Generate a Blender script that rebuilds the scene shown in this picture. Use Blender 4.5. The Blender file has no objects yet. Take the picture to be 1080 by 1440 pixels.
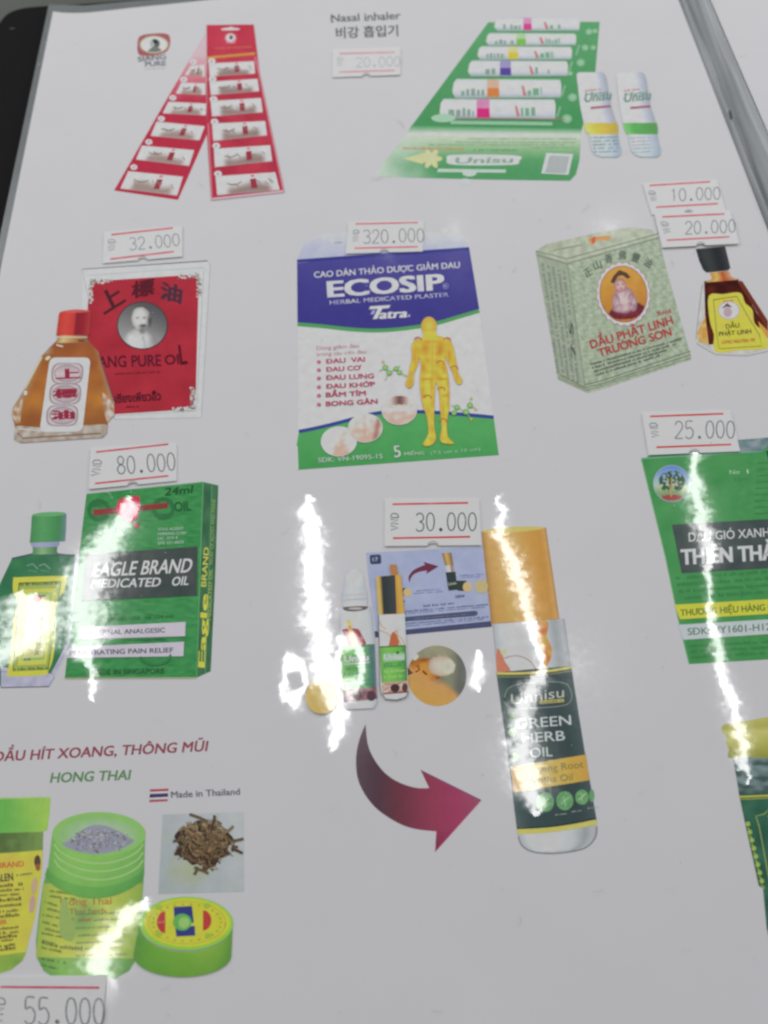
import bpy, bmesh, math, random
from mathutils import Vector, Matrix, noise
random.seed(7)
D = bpy.data
scene = bpy.context.scene

# ------------------------------------------------------------------ camera
# page lies on z = 0, x to the right, y up the page, origin in the middle of the view
FOC, DEPTH = 1100.0, 0.180
VX, VY = -123.0, -2170.0                      # vanishing point of the page's long direction
ey = Vector((VX, VY, FOC)).normalized()
ex = Vector((-VY, VX, 0.0)).normalized()
ez = -(ex.cross(-ey)); ez = ex.cross(ey)
if ez.z > 0: ez = -ez                          # towards the camera
CAM = Vector((0.0, -DEPTH * ey.z, -DEPTH * ez.z))
def page_dir(v): return Vector((v.dot(ex), v.dot(ey), v.dot(ez)))
def at(u, v, z=0.0):
    """point of the plane z seen at u, v of the 1080 x 1440 photograph"""
    d = page_dir(Vector((u - 540.0, v - 720.0, FOC)))
    t = (z - CAM.z) / d.z
    return CAM + d * t
cam_d = D.cameras.new("camera")
cam = D.objects.new("camera", cam_d); scene.collection.objects.link(cam)
r_, u_, b_ = page_dir(Vector((1, 0, 0))), page_dir(Vector((0, -1, 0))), page_dir(Vector((0, 0, -1)))
M = Matrix((r_, u_, b_)).transposed().to_4x4(); M.translation = CAM
cam.matrix_world = M
cam_d.sensor_fit = 'VERTICAL'; cam_d.sensor_height = 7.2
cam_d.lens = 7.2 * FOC / 1440.0
cam_d.clip_start = 0.004; cam_d.clip_end = 50
cam_d.dof.use_dof = True
cam_d.dof.focus_distance = 0.176
cam_d.dof.aperture_fstop = cam_d.lens / 1000 / 0.0016
scene.camera = cam

# ------------------------------------------------------------------ light
w = D.worlds.new("World"); scene.world = w; w.use_nodes = True
# a dim pale room: broad soft patches of wall and ceiling for the film to mirror
_n = w.node_tree; _tc = _n.nodes.new('ShaderNodeTexCoord'); _nt = _n.nodes.new('ShaderNodeTexNoise')
_nt.inputs['Scale'].default_value = 2.3; _nt.inputs['Detail'].default_value = 1.5
_cr = _n.nodes.new('ShaderNodeValToRGB'); _cr.color_ramp.elements[0].position = 0.36; _cr.color_ramp.elements[1].position = 0.64
_cr.color_ramp.elements[0].color = (0.45, 0.45, 0.47, 1); _cr.color_ramp.elements[1].color = (1.5, 1.5, 1.52, 1)
_n.links.new(_tc.outputs['Generated'], _nt.inputs['Vector']); _n.links.new(_nt.outputs['Fac'], _cr.inputs[0])
_n.links.new(_cr.outputs[0], _n.nodes['Background'].inputs[0])
_n.nodes['Background'].inputs[1].default_value = 0.15
LAMP_X, LAMP_H, LAMP_W = -0.06, 1.0, 0.036
def area(name, loc, sx, sy, radiance, col, rot=(0, 0, 0)):
    l = D.lights.new(name, 'AREA'); l.shape = 'RECTANGLE'; l.size = sx; l.size_y = sy
    l.energy = radiance * math.pi * sx * sy; l.color = col
    o = D.objects.new(name, l); scene.collection.objects.link(o)
    o.location = loc; o.rotation_euler = rot
    return o
area("ceiling_tube_lamp", (LAMP_X, 0.50, LAMP_H), LAMP_W, 1.3, 27.0, (0.99, 0.99, 0.98))
for _x in (-0.66, 0.60):  # unseen fill lights, added so the page grows brighter towards its top
    SL = Vector((_x, 0.66, 0.40))
    sl = area("added_side_fill", SL, 0.36, 0.36, 5.8, (0.965, 0.97, 1.0))
    sl.rotation_euler = (SL - Vector((0, 0.1, 0))).to_track_quat('Z', 'Y').to_euler()
scene.view_settings.view_transform = 'Standard'
scene.view_settings.look = 'None'
scene.view_settings.exposure = 0.1
scene.cycles.pixel_filter_type = 'BLACKMAN_HARRIS'
scene.cycles.filter_width = 2.5

# ------------------------------------------------------------------ materials
def lin(c):
    c = c / 255.0
    return c / 12.92 if c <= 0.04045 else ((c + 0.055) / 1.055) ** 2.4
VEIL, GAIN = 0.016, 1.66
def ink(c):
    g = 0.3 * c[0] + 0.59 * c[1] + 0.11 * c[2]
    sat = max(c[:3]) - min(c[:3])
    k = 1.0 if sat < 12 else 0.90                # press inks on this page are dull
    c = [g + (q - g) * k for q in c[:3]]
    if sat >= 12: c = [q + 0.04 * max(0, 185 - q) for q in c]
    return tuple(min(0.86, max(0.004, (lin(k) - VEIL) * GAIN)) for k in c[:3]) + (1.0,)

def N(nt, t, **kw):
    n = nt.nodes.new(t)
    for k, v in kw.items(): setattr(n, k, v)
    return n
def math_(nt, op, a, b=None, c=None, clamp=False):
    n = N(nt, 'ShaderNodeMath', operation=op); n.use_clamp = clamp
    for i, s in enumerate((a, b, c)):
        if s is None: continue
        if isinstance(s, (int, float)): n.inputs[i].default_value = s
        else: nt.links.new(s, n.inputs[i])
    return n.outputs[0]

# creases of the clear film: ridges where its slope turns the lamp towards us.
# each: list of (px, py, half width px); they are converted to page metres.
RIDGES = [
  [(432,700,3),(434,720,10),(440,745,12),(441,790,13),(442,830,14),(447,860,17),(444,880,14),(452,900,13),(452,930,16),(458,950,18),(470,980,14),(478,1010,11),(474,1035,9),(468,1058,4)],
  [(703,698,3),(705,730,6),(702,750,10),(716,775,12),(727,810,13),(738,845,13),(748,880,9),(757,915,5),(762,945,3),(752,960,15),(738,985,17),(732,1020,18),(735,1060,23),(742,1095,23),(752,1125,15),(755,1145,3)],
  [(978,634,9),(977,650,5),(975,672,8),(976,690,14),(984,720,13),(992,750,12),(998,780,10),(996,810,5),(998,850,4),(1003,880,6),(1008,910,8),(1013,940,7),(1022,965,9),(1033,1000,9),(1042,1040,9),(1046,1075,6),(1048,1100,2)],
  [(184,704,6),(178,722,13),(166,740,18),(150,760,22),(132,785,27),(118,815,28),(116,850,30),(118,880,30),(122,905,24),(118,925,10),(130,945,4),(132,962,6),(130,985,3)],
  [(30,835,12),(40,850,52),(45,880,58),(30,905,52),(0,925,30),(-10,940,12)],
  [(206,1262,3),(196,1274,12),(180,1290,18),(160,1310,15),(148,1330,17),(140,1350,20),(135,1366,22),(158,1380,6),(160,1400,5),(152,1425,4),(146,1445,4)],
  [(672,918,1.5),(672,930,8),(671,945,10),(671,958,8),(671,970,1.5)],
]
RINGS = [(414, 958, 15, 29, 2.8), (492, 935, 17, 34, 4)]
FAINT = [   # shallow waves that only graze the lamp: (px, py, rx, ry, floor)
  (545, 338, 5, 12, 1.7), (855, 318, 14, 12, 1.9), (868, 42, 5, 5, 1.7), (640, 318, 8, 26, 2.3),
  (812, 935, 22, 30, 2.2)]
TOL = LAMP_W / (2 * LAMP_H)
def need(p):                                   # slope of the film that mirrors the lamp at p
    v = (CAM - p).normalized()
    best = 0
    for _ in range(30):
        n = Vector((best, 0, 1)).normalized()
        r = 2 * n.dot(v) * n - v
        x = p.x + r.x / r.z * LAMP_H
        best += (LAMP_X - x) * 0.5 / LAMP_H * 0.6
    return best
# linear fit of need over the page
pts = [at(u, v) for u in range(0, 1081, 120) for v in range(650, 1441, 100)]
SX = [[1, p.x, p.y, p.x * p.y] for p in pts]; SB = [need(p) for p in pts]
def lsq(A, b):
    n = len(A[0]); m = [[sum(r[i] * r[j] for r in A) for j in range(n)] + [sum(r[i] * q for r, q in zip(A, b))] for i in range(n)]
    for i in range(n):
        pv = m[i][i]; m[i] = [x / pv for x in m[i]]
        for j in range(n):
            if j != i: f = m[j][i]; m[j] = [x - f * y for x, y in zip(m[j], m[i])]
    return [r[-1] for r in m]
C0, C1, C2, C3 = lsq(SX, SB)

Y0, Y1 = at(540, 1480).y, at(540, 560).y
XR = 0.16
def film_group():
    g = D.node_groups.new("film_relief", 'ShaderNodeTree')
    g.interface.new_socket("Normal", in_out='OUTPUT', socket_type='NodeSocketVector')
    out = N(g, 'NodeGroupOutput'); L = g.links
    geo = N(g, 'ShaderNodeNewGeometry')
    def nz(scale, detail, off):
        m = N(g, 'ShaderNodeVectorMath', operation='ADD'); m.inputs[1].default_value = (off, off * 2, 0)
        L.new(geo.outputs['Position'], m.inputs[0])
        t = N(g, 'ShaderNodeTexNoise'); t.inputs['Scale'].default_value = scale; t.inputs['Detail'].default_value = detail
        L.new(m.outputs[0], t.inputs['Vector'])
        return math_(g, 'SUBTRACT', t.outputs['Fac'], 0.5)
    sep = N(g, 'ShaderNodeSeparateXYZ'); L.new(geo.outputs['Position'], sep.inputs[0])
    X, Y = sep.outputs[0], sep.outputs[1]
    wx = math_(g, 'ADD', math_(g, 'MULTIPLY', nz(330, 3, 1.0), 0.0042), math_(g, 'MULTIPLY', nz(1100, 2, 7.0), 0.0014))
    wy = math_(g, 'MULTIPLY', nz(260, 2, 3.0), 0.005)
    x = math_(g, 'ADD', X, wx); y = math_(g, 'ADD', Y, wy)
    t = math_(g, 'DIVIDE', math_(g, 'SUBTRACT', y, Y0), Y1 - Y0)
    dmin = None
    def take(d):
        nonlocal dmin
        dmin = d if dmin is None else math_(g, 'MINIMUM', dmin, d)
    def curve(ps):
        c = N(g, 'ShaderNodeFloatCurve'); cu = c.mapping.curves[0]
        ps = sorted(ps)
        cu.points[0].location = ps[0]; cu.points[1].location = ps[-1]
        for q in ps[1:-1]: cu.points.new(*q)
        for q in cu.points: q.handle_type = 'VECTOR'
        c.mapping.update(); L.new(t, c.inputs['Value'])
        return c.outputs[0]
    for rd in RIDGES:
        cs, ws = [], []
        for k, (u, v, hw) in enumerate(rd):
            p = at(u, v); q = at(u + hw, v)
            tt = (p.y - Y0) / (Y1 - Y0)
            cs.append((tt, (p.x + XR) / (2 * XR))); ws.append((tt, (q.x - p.x) / 0.012))
        lo, hi = min(cs), max(cs); e = 0.004
        cs += [(0.0 if lo[0] > 0 else lo[0] - .01, lo[1]), (1.0, hi[1])]
        lo, hi = min(ws), max(ws)
        ws += [(lo[0] - e, 0.002), (hi[0] + e, 0.002), (min(0.0, lo[0] - 2 * e), 0.002), (1.0, 0.002)]
        cx = math_(g, 'MULTIPLY_ADD', curve(cs), 2 * XR, -XR)
        wraw = curve(ws)
        hw = math_(g, 'MAXIMUM', math_(g, 'MULTIPLY', wraw, 0.0082), 0.00002)
        gone = math_(g, 'MULTIPLY', math_(g, 'LESS_THAN', wraw, 0.012), 9.0)      # the crease has run out
        take(math_(g, 'ADD', math_(g, 'DIVIDE', math_(g, 'ABSOLUTE', math_(g, 'SUBTRACT', x, cx)), hw), gone))
    def ell(u, v, rx, ry):
        p = at(u, v); ax = at(u + rx, v).x - p.x; ay = abs(at(u, v + ry).y - p.y)
        a = math_(g, 'DIVIDE', math_(g, 'SUBTRACT', x, p.x), ax); b = math_(g, 'DIVIDE', math_(g, 'SUBTRACT', y, p.y), ay)
        return math_(g, 'SQRT', math_(g, 'ADD', math_(g, 'MULTIPLY', a, a), math_(g, 'MULTIPLY', b, b)))
    for u, v, rx, ry, wd in RINGS:
        take(math_(g, 'MULTIPLY', math_(g, 'ABSOLUTE', math_(g, 'SUBTRACT', ell(u, v, rx, ry), 1.0)), 2.0 * rx / wd / 2))
    for u, v, rx, ry, fl in FAINT:
        take(math_(g, 'ADD', math_(g, 'MULTIPLY', ell(u, v, rx, ry), 0.6), fl - 0.3))
    dd = math_(g, 'MINIMUM', dmin, 9.0)
    off = math_(g, 'MULTIPLY', math_(g, 'MAXIMUM', math_(g, 'SUBTRACT', dd, 0.3), 0.0), TOL * 0.62)
    off = math_(g, 'ADD', off, math_(g, 'ADD', math_(g, 'MULTIPLY', nz(800, 3, 11.0), TOL * 1.6), math_(g, 'MULTIPLY', nz(3200, 2, 17.0), TOL * 0.6)))
    base = math_(g, 'ADD', C0, math_(g, 'MULTIPLY', X, C1))
    base = math_(g, 'ADD', base, math_(g, 'ADD', math_(g, 'MULTIPLY', Y, C2), math_(g, 'MULTIPLY', math_(g, 'MULTIPLY', X, Y), C3)))
    hx = math_(g, 'ADD', base, off)
    cmb = N(g, 'ShaderNodeCombineXYZ'); L.new(hx, cmb.inputs[0]); cmb.inputs[2].default_value = 1.0
    L.new(math_(g, 'MULTIPLY', nz(120, 2, 5.0), 0.05), cmb.inputs[1])
    nr = N(g, 'ShaderNodeVectorMath', operation='NORMALIZE'); L.new(cmb.outputs[0], nr.inputs[0])
    L.new(nr.outputs[0], out.inputs[0])
    return g
FILM = film_group()

def new_mat(name, film=False, color=(0.8, 0.8, 0.8), attr=None, rough=0.5, spec=0.2, grain=0.0, grain_scale=900, bump=0.0, coat_rough=0.09):
    m = D.materials.new(name); m.use_nodes = True; nt = m.node_tree
    b = nt.nodes['Principled BSDF']
    b.inputs['Roughness'].default_value = rough
    b.inputs['Specular IOR Level'].default_value = spec
    if attr:
        a = N(nt, 'ShaderNodeAttribute', attribute_name=attr); src = a.outputs['Color']
    else:
        a = N(nt, 'ShaderNodeRGB'); a.outputs[0].default_value = tuple(color) + (1,); src = a.outputs[0]
    if grain:
        geo = N(nt, 'ShaderNodeNewGeometry')
        t = N(nt, 'ShaderNodeTexNoise'); t.inputs['Scale'].default_value = grain_scale; t.inputs['Detail'].default_value = 5; t.inputs['Roughness'].default_value = 0.62
        nt.links.new(geo.outputs['Position'], t.inputs['Vector'])
        f = math_(nt, 'MULTIPLY_ADD', math_(nt, 'SUBTRACT', t.outputs['Fac'], 0.5), grain * 2, 1.0)
        mx = N(nt, 'ShaderNodeVectorMath', operation='SCALE'); nt.links.new(src, mx.inputs[0]); nt.links.new(f, mx.inputs['Scale'])
        src = mx.outputs[0]
        if bump:
            bp = N(nt, 'ShaderNodeBump'); bp.inputs['Strength'].default_value = bump; bp.inputs['Distance'].default_value = 0.0003
            nt.links.new(t.outputs['Fac'], bp.inputs['Height']); nt.links.new(bp.outputs[0], b.inputs['Normal'])
    nt.links.new(src, b.inputs['Base Color'])
    if film:
        b.inputs['Coat Weight'].default_value = 1.0
        b.inputs['Coat Roughness'].default_value = coat_rough
        b.inputs['Coat IOR'].default_value = 1.5
        gn = N(nt, 'ShaderNodeGroup'); gn.node_tree = FILM
        nt.links.new(gn.outputs[0], b.inputs['Coat Normal'])
    return m
MAT_INK = new_mat("printed_ink_under_film", film=True, attr="ink", rough=0.6, spec=0.0, grain=0.13, grain_scale=420)
MAT_PAPER = new_mat("white_paper_under_film", film=True, color=(0.80, 0.797, 0.815), rough=0.7, spec=0.0, grain=0.035, grain_scale=38)
MAT_STICK = new_mat("sticker_paper", color=(0.82, 0.82, 0.82), rough=0.55, spec=0.25, grain=0.03, grain_scale=500, bump=0.1)
MAT_STICKINK = new_mat("sticker_ink", attr="ink", rough=0.6, spec=0.1, grain=0.12, grain_scale=2500)
MAT_EDGE = new_mat("sealed_film_edge", color=(0.20, 0.22, 0.22), rough=0.25, spec=0.5, grain=0.15, grain_scale=200, bump=0.3)
MAT_COVER = new_mat("black_cover_board", color=(0.010, 0.009, 0.010), rough=0.75, spec=0.06, grain=0.25, grain_scale=1500, bump=0.2)
MAT_TABLE = new_mat("dull_green_grey_table", color=(0.10, 0.11, 0.09), rough=0.6, spec=0.3, grain=0.5, grain_scale=9)
# ------------------------------------------------------------------ building tools
COL = scene.collection
def empty(name, loc):
    o = D.objects.new(name, None); COL.objects.link(o); o.location = loc; o.empty_display_size = 0.01; return o
def props(o, **kw):
    for k, v in kw.items():
        if v: o[k] = v
    return o
def link_mesh(name, me, mats, parent=None, origin=None):
    for m in mats: me.materials.append(m)
    o = D.objects.new(name, me); COL.objects.link(o)
    if parent is not None:
        o.parent = parent
        bpy_loc = parent_world(parent)
        o.location = -bpy_loc if o.data and o.type == 'MESH' else (0, 0, 0)
    return o
def parent_world(p):
    v = Vector(p.location)
    while p.parent: p = p.parent; v += Vector(p.location)
    return v

EPS = 0.000001
STUFF = ('lace_corner', 'herb_heap', 'shredded_herbs', 'film_dust')   # far too many small bits to count
class Acc:
    """collects coloured flat shapes given in photograph coordinates, lays them on the page"""
    def __init__(s, name, label=None): s.name, s.label, s.v, s.f, s.c = name, label, [], [], []
    def add(s, verts, faces, cols, z):
        n = len(s.v)
        for (u, v) in verts:
            p = at(u, v); s.v.append((p.x, p.y, z))
        for f in faces:
            # keep faces turned upwards
            a, b, c = [s.v[n + i] for i in f[:3]]
            cr = (b[0] - a[0]) * (c[1] - a[1]) - (b[1] - a[1]) * (c[0] - a[0])
            s.f.append([n + i for i in (f if cr >= 0 else f[::-1])])
        s.c += [ink(c) for c in cols]
    def build(s, parent, mat):
        if not s.v: return None
        me = D.meshes.new(s.name); me.from_pydata(s.v, [], s.f); me.update()
        a = me.color_attributes.new("ink", 'FLOAT_COLOR', 'POINT')
        a.data.foreach_set("color", [x for c in s.c for x in c])
        o = link_mesh(s.name, me, [mat], parent)
        if s.label: o['label'] = s.label
        if s.name in STUFF: o['kind'] = 'stuff'
        return o

def mix(a, b, t):
    t = max(0.0, min(1.0, t)); return tuple(a[i] + (b[i] - a[i]) * t for i in range(3))
def ramp(stops, t):
    if t <= stops[0][0]: return stops[0][1]
    for (a, ca), (b, cb) in zip(stops, stops[1:]):
        if t <= b: return mix(ca, cb, (t - a) / (b - a))
    return stops[-1][1]
def nse(u, v, s, seed=0.0): return noise.noise(Vector((u * s, v * s, seed)))
def smooth_closed(pts, n=4):
    out = []; m = len(pts)
    for i in range(m):
        p0, p1, p2, p3 = pts[i - 1], pts[i], pts[(i + 1) % m], pts[(i + 2) % m]
        for k in range(n):
            t = k / n
            out.append(tuple(0.5 * ((2 * p1[j]) + (-p0[j] + p2[j]) * t + (2 * p0[j] - 5 * p1[j] + 4 * p2[j] - p3[j]) * t * t
                             + (-p0[j] + 3 * p1[j] - 3 * p2[j] + p3[j]) * t ** 3) for j in (0, 1)))
    return out
def smooth_open(pts, n=4):
    q = [pts[0]] + list(pts) + [pts[-1]]; out = []
    for i in range(1, len(q) - 2):
        p0, p1, p2, p3 = q[i - 1], q[i], q[i + 1], q[i + 2]
        for k in range(n):
            t = k / n
            out.append(tuple(0.5 * ((2 * p1[j]) + (-p0[j] + p2[j]) * t + (2 * p0[j] - 5 * p1[j] + 4 * p2[j] - p3[j]) * t * t
                             + (-p0[j] + 3 * p1[j] - 3 * p2[j] + p3[j]) * t ** 3) for j in (0, 1)))
    out.append(tuple(pts[-1])); return out

class Pic:
    """one printed picture: a main mesh plus named sub-part meshes, stacked in printing order"""
    def __init__(s, name, label, base=0.00002, mat=None):
        s.name, s.label, s.k, s.base, s.mat = name, label, 0, base, mat or MAT_INK
        s.main = Acc(name, label); s.cur = s.main; s.subs = []
    def sub(s, name, label=None):
        s.cur = Acc(name, label); s.subs.append(s.cur); return s
    def body(s): s.cur = s.main; return s
    fine = 1.0                                  # scattered little pieces use a smaller step
    def z(s): s.k += s.fine; return s.base + s.k * EPS
    def poly(s, pts, col, step=None):
        """filled outline; col a colour or a function (u, v); step = grid size in px when shaded"""
        if callable(col):
            from mathutils.geometry import tessellate_polygon
            bm = bmesh.new(); bv = [bm.verts.new((u, v, 0)) for u, v in pts]
            for t in tessellate_polygon([[Vector((u, v, 0)) for u, v in pts]]):
                if len(set(t)) == 3: bm.faces.new([bv[i] for i in t])
            step = step or 12
            us = [p[0] for p in pts]; vs = [p[1] for p in pts]
            for axis, lo, hi in ((0, min(us), max(us)), (1, min(vs), max(vs))):
                k = lo + step
                while k < hi:
                    co = (k, 0, 0) if axis == 0 else (0, k, 0); no = (1, 0, 0) if axis == 0 else (0, 1, 0)
                    bmesh.ops.bisect_plane(bm, geom=bm.verts[:] + bm.edges[:] + bm.faces[:], plane_co=co, plane_no=no, dist=1e-5)
                    k += step
            bm.verts.index_update()
            vv = [(x.co.x, x.co.y) for x in bm.verts]; ff = [[x.index for x in q.verts] for q in bm.faces]
            bm.free()
            s.cur.add(vv, ff, [col(*p) for p in vv], s.z())
        else:
            from mathutils.geometry import tessellate_polygon
            ff = [list(t) for t in tessellate_polygon([[Vector((u, v, 0)) for u, v in pts]])]
            s.cur.add(pts, ff, [col] * len(pts), s.z())
        return s
    def quad(s, a, b, c, d, col, nu=1, nv=1):
        """a top left, b top right, c bottom right, d bottom left; col(i, j) with i across, j down, both 0..1"""
        vv, cc = [], []
        for j in range(nv + 1):
            for i in range(nu + 1):
                x, y = i / nu, j / nv
                p = tuple((a[k] * (1 - x) + b[k] * x) * (1 - y) + (d[k] * (1 - x) + c[k] * x) * y for k in (0, 1))
                vv.append(p); cc.append(col(x, y) if callable(col) else col)
        ff = [[j * (nu + 1) + i, j * (nu + 1) + i + 1, (j + 1) * (nu + 1) + i + 1, (j + 1) * (nu + 1) + i] for j in range(nv) for i in range(nu)]
        s.cur.add(vv, ff, cc, s.z()); return s
    def rows(s, rows, col, nu=12):
        """rows: (left point, right point); col(i, j)"""
        vv, cc = [], []
        m = len(rows) - 1
        for j, (a, b) in enumerate(rows):
            for i in range(nu + 1):
                x = i / nu; vv.append((a[0] + (b[0] - a[0]) * x, a[1] + (b[1] - a[1]) * x)); cc.append(col(x, j / m))
        ff = [[j * (nu + 1) + i, j * (nu + 1) + i + 1, (j + 1) * (nu + 1) + i + 1, (j + 1) * (nu + 1) + i] for j in range(m) for i in range(nu)]
        s.cur.add(vv, ff, cc, s.z()); return s
    def ell(s, cx, cy, rx, ry, col, rot=0.0, n=28, rings=1, edge=None):
        """ellipse; col(dx, dy) in -1..1"""
        ca, sa = math.cos(math.radians(rot)), math.sin(math.radians(rot))
        def P(r, a):
            dx, dy = r * math.cos(a), r * math.sin(a)
            q = edge(a) if edge else 1.0
            return (cx + (dx * rx * ca - dy * ry * sa) * q, cy + (dx * rx * sa + dy * ry * ca) * q), (dx, dy)
        vv, cc = [], []
        p, d = P(0, 0); vv.append(p); cc.append(col(*d) if callable(col) else col)
        for r in range(1, rings + 1):
            for k in range(n):
                p, d = P(r / rings, 2 * math.pi * k / n); vv.append(p); cc.append(col(*d) if callable(col) else col)
        ff = [[0, 1 + k, 1 + (k + 1) % n] for k in range(n)]
        for r in range(1, rings):
            b0, b1 = 1 + (r - 1) * n, 1 + r * n
            ff += [[b0 + k, b1 + k, b1 + (k + 1) % n, b0 + (k + 1) % n] for k in range(n)]
        s.cur.add(vv, ff, cc, s.z()); return s
    def line(s, pts, wd, col, taper=False):
        """ribbon along points"""
        vv, cc, m = [], [], len(pts)
        for i, p in enumerate(pts):
            a = pts[max(0, i - 1)]; b = pts[min(m - 1, i + 1)]
            dx, dy = b[0] - a[0], b[1] - a[1]; L = math.hypot(dx, dy) or 1
            h = wd / 2 * (1 - i / (m - 1) * 0.9 if taper else 1)
            nx, ny = -dy / L * h, dx / L * h
            vv += [(p[0] + nx, p[1] + ny), (p[0] - nx, p[1] - ny)]
            c = col(*p) if callable(col) else col; cc += [c, c]
        ff = [[2 * i, 2 * i + 1, 2 * i + 3, 2 * i + 2] for i in range(m - 1)]
        s.cur.add(vv, ff, cc, s.z()); return s
    def outline(s, pts, wd, col): return s.line(list(pts) + [pts[0], pts[1]], wd, col)
    def rrect(s, a, b, c, d, r, col, fill=True, wd=1.0):
        cor = [a, b, c, d]; pts = []
        for i in range(4):
            p, q, n = cor[i], cor[i - 1], cor[(i + 1) % 4]
            def tow(x, y):
                L = math.hypot(y[0] - x[0], y[1] - x[1]); return (x[0] + (y[0] - x[0]) / L * r, x[1] + (y[1] - x[1]) / L * r)
            e0, e1 = tow(p, q), tow(p, n)
            for k in range(5):
                t = k / 4
                pts.append(tuple((1 - t) ** 2 * e0[j] + 2 * t * (1 - t) * p[j] + t * t * e1[j] for j in (0, 1)))
        if fill: s.poly(pts, col)
        else: s.outline(pts, wd, col)
        return s
    def text(s, t, p0, p1, h, col, up=None, bold=0.0, slant=0.0, track=1.0):
        """one line of lettering from baseline start p0 to baseline end p1, capital height h px"""
        vs, fs, w = glyphs(t, track)
        dx, dy = (p1[0] - p0[0]) / w, (p1[1] - p0[1]) / w
        L = math.hypot(p1[0] - p0[0], p1[1] - p0[1])
        if up is None: up = ((p1[1] - p0[1]) / L, -(p1[0] - p0[0]) / L)
        ux, uy = up[0] * h, up[1] * h
        shifts = [(0, 0)] if bold <= 0 else [(-bold, -bold), (bold, -bold), (-bold, bold), (bold, bold), (0, 0)]
        for bx, by in shifts:
            vv = []
            for x, y in vs:
                X, Y = x + bx * 0.8, y + by * 0.6
                vv.append((p0[0] + X * dx + Y * ux + Y * slant * h * (p1[0] - p0[0]) / L, p0[1] + X * dy + Y * uy + Y * slant * h * (p1[1] - p0[1]) / L))
            s.cur.add(vv, fs, [col(*q) if callable(col) else col for q in vv], s.z())
        return s
    def scribble(s, p0, p1, h, col, n=8, wd=None, seed=0):
        """illegible small print: a row of little strokes"""
        rnd = random.Random(seed * 97 + int(p0[0] * 3 + p0[1]))
        L = math.hypot(p1[0] - p0[0], p1[1] - p0[1]); ux, uy = (p1[0] - p0[0]) / L, (p1[1] - p0[1]) / L
        x = 0.0; vv, ff = [], []
        while x < L:
            wl = rnd.uniform(0.25, 0.7) * h; hh = h * rnd.uniform(0.55, 1.0)
            if rnd.random() < 0.16: x += h * 0.6; continue
            k = len(vv)
            for (a, b) in ((x, 0), (min(L, x + wl), 0), (min(L, x + wl), hh), (x, hh)):
                vv.append((p0[0] + ux * a + uy * b, p0[1] + uy * a - ux * b))
            ff.append([k, k + 1, k + 2, k + 3]); x += wl + h * 0.22
        if ff: s.cur.add(vv, ff, [col] * len(vv), s.z())
        return s
    def build(s, parent):
        root = s.main.build(parent, s.mat)
        for a in s.subs: a.build(root, s.mat)
        return root

_cache = {}
CAPH = 0.682
def raw_glyphs(t, track):
    key = ('raw', t, track)
    if key in _cache: return _cache[key]
    cu = D.curves.new("lettering_source", 'FONT'); cu.body = t; cu.size = 1.0; cu.resolution_u = 3
    cu.space_character = track; cu.fill_mode = 'FRONT'
    o = D.objects.new("lettering_source", cu); COL.objects.link(o)
    dg = bpy.context.evaluated_depsgraph_get(); dg.update()
    me = D.meshes.new_from_object(o.evaluated_get(dg))
    vs = [(v.co.x, v.co.y / CAPH) for v in me.vertices]; fs = [list(p.vertices) for p in me.polygons]
    D.objects.remove(o); D.curves.remove(cu); D.meshes.remove(me)
    _cache[key] = (vs, fs); return _cache[key]
def glyph_span(vs): return min(v[0] for v in vs), max(v[0] for v in vs)
MARKED = {'Đ': ('D', 'b'), 'đ': ('d', 'B'), 'Ư': ('U', 'h'), 'Ơ': ('O', 'h'), 'Ợ': ('O', 'h.'), 'Ớ': ('O', "h'"), 'Ờ': ('O', 'h`')}
def glyphs(t, track):
    key = (t, track)
    if key in _cache: return _cache[key]
    if not any(c in MARKED for c in t):
        vs, fs = raw_glyphs(t, track)
    else:                                        # letters with a bar, horn or dot are put together here
        vs, fs, x = [], [], 0.0
        hh = glyph_span(raw_glyphs('HH', 1.0)[0]); hw = hh[1] - hh[0]
        for c in t:
            base, marks = MARKED.get(c, (c, ''))
            q = glyph_span(raw_glyphs('H' + base + 'H', 1.0)[0]); adv = (q[1] - q[0] - hw)
            if base != ' ':
                gv, gf = raw_glyphs(base, 1.0); n = len(vs)
                a, b = glyph_span(gv); vs += [(x + v[0], v[1]) for v in gv]; fs += [[n + i for i in f] for f in gf]
                def box(pts):
                    n = len(vs); vs.extend([(x + px, py) for px, py in pts]); fs.append([n + i for i in range(len(pts))])
                m = (a + b) / 2
                for k in marks:
                    if k == 'b': box([(a - .07, .47), (a + .16 * 1.6, .47), (a + .16 * 1.6, .55), (a - .07, .55)])
                    if k == 'B': box([(b - .2, .86), (b + .06, .86), (b + .06, .94), (b - .2, .94)])
                    if k == 'h': box([(b - .07, .84), (b + .03, .90), (b + .05, 1.06), (b + .12, 1.06), (b + .11, .86), (b - .02, .76)])
                    if k == '.': box([(m - .05, -.25), (m + .05, -.25), (m + .05, -.13), (m - .05, -.13)])
                    if k == "'": box([(m - .02, 1.1), (m + .05, 1.1), (m + .13, 1.28), (m + .03, 1.28)])
                    if k == '`': box([(m + .02, 1.1), (m - .05, 1.1), (m - .13, 1.28), (m - .03, 1.28)])
            x += adv * track
    x0, x1 = glyph_span(vs)
    vs = [(v[0] - x0, v[1]) for v in vs]
    _cache[key] = (vs, fs, x1 - x0); return _cache[key]
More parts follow.
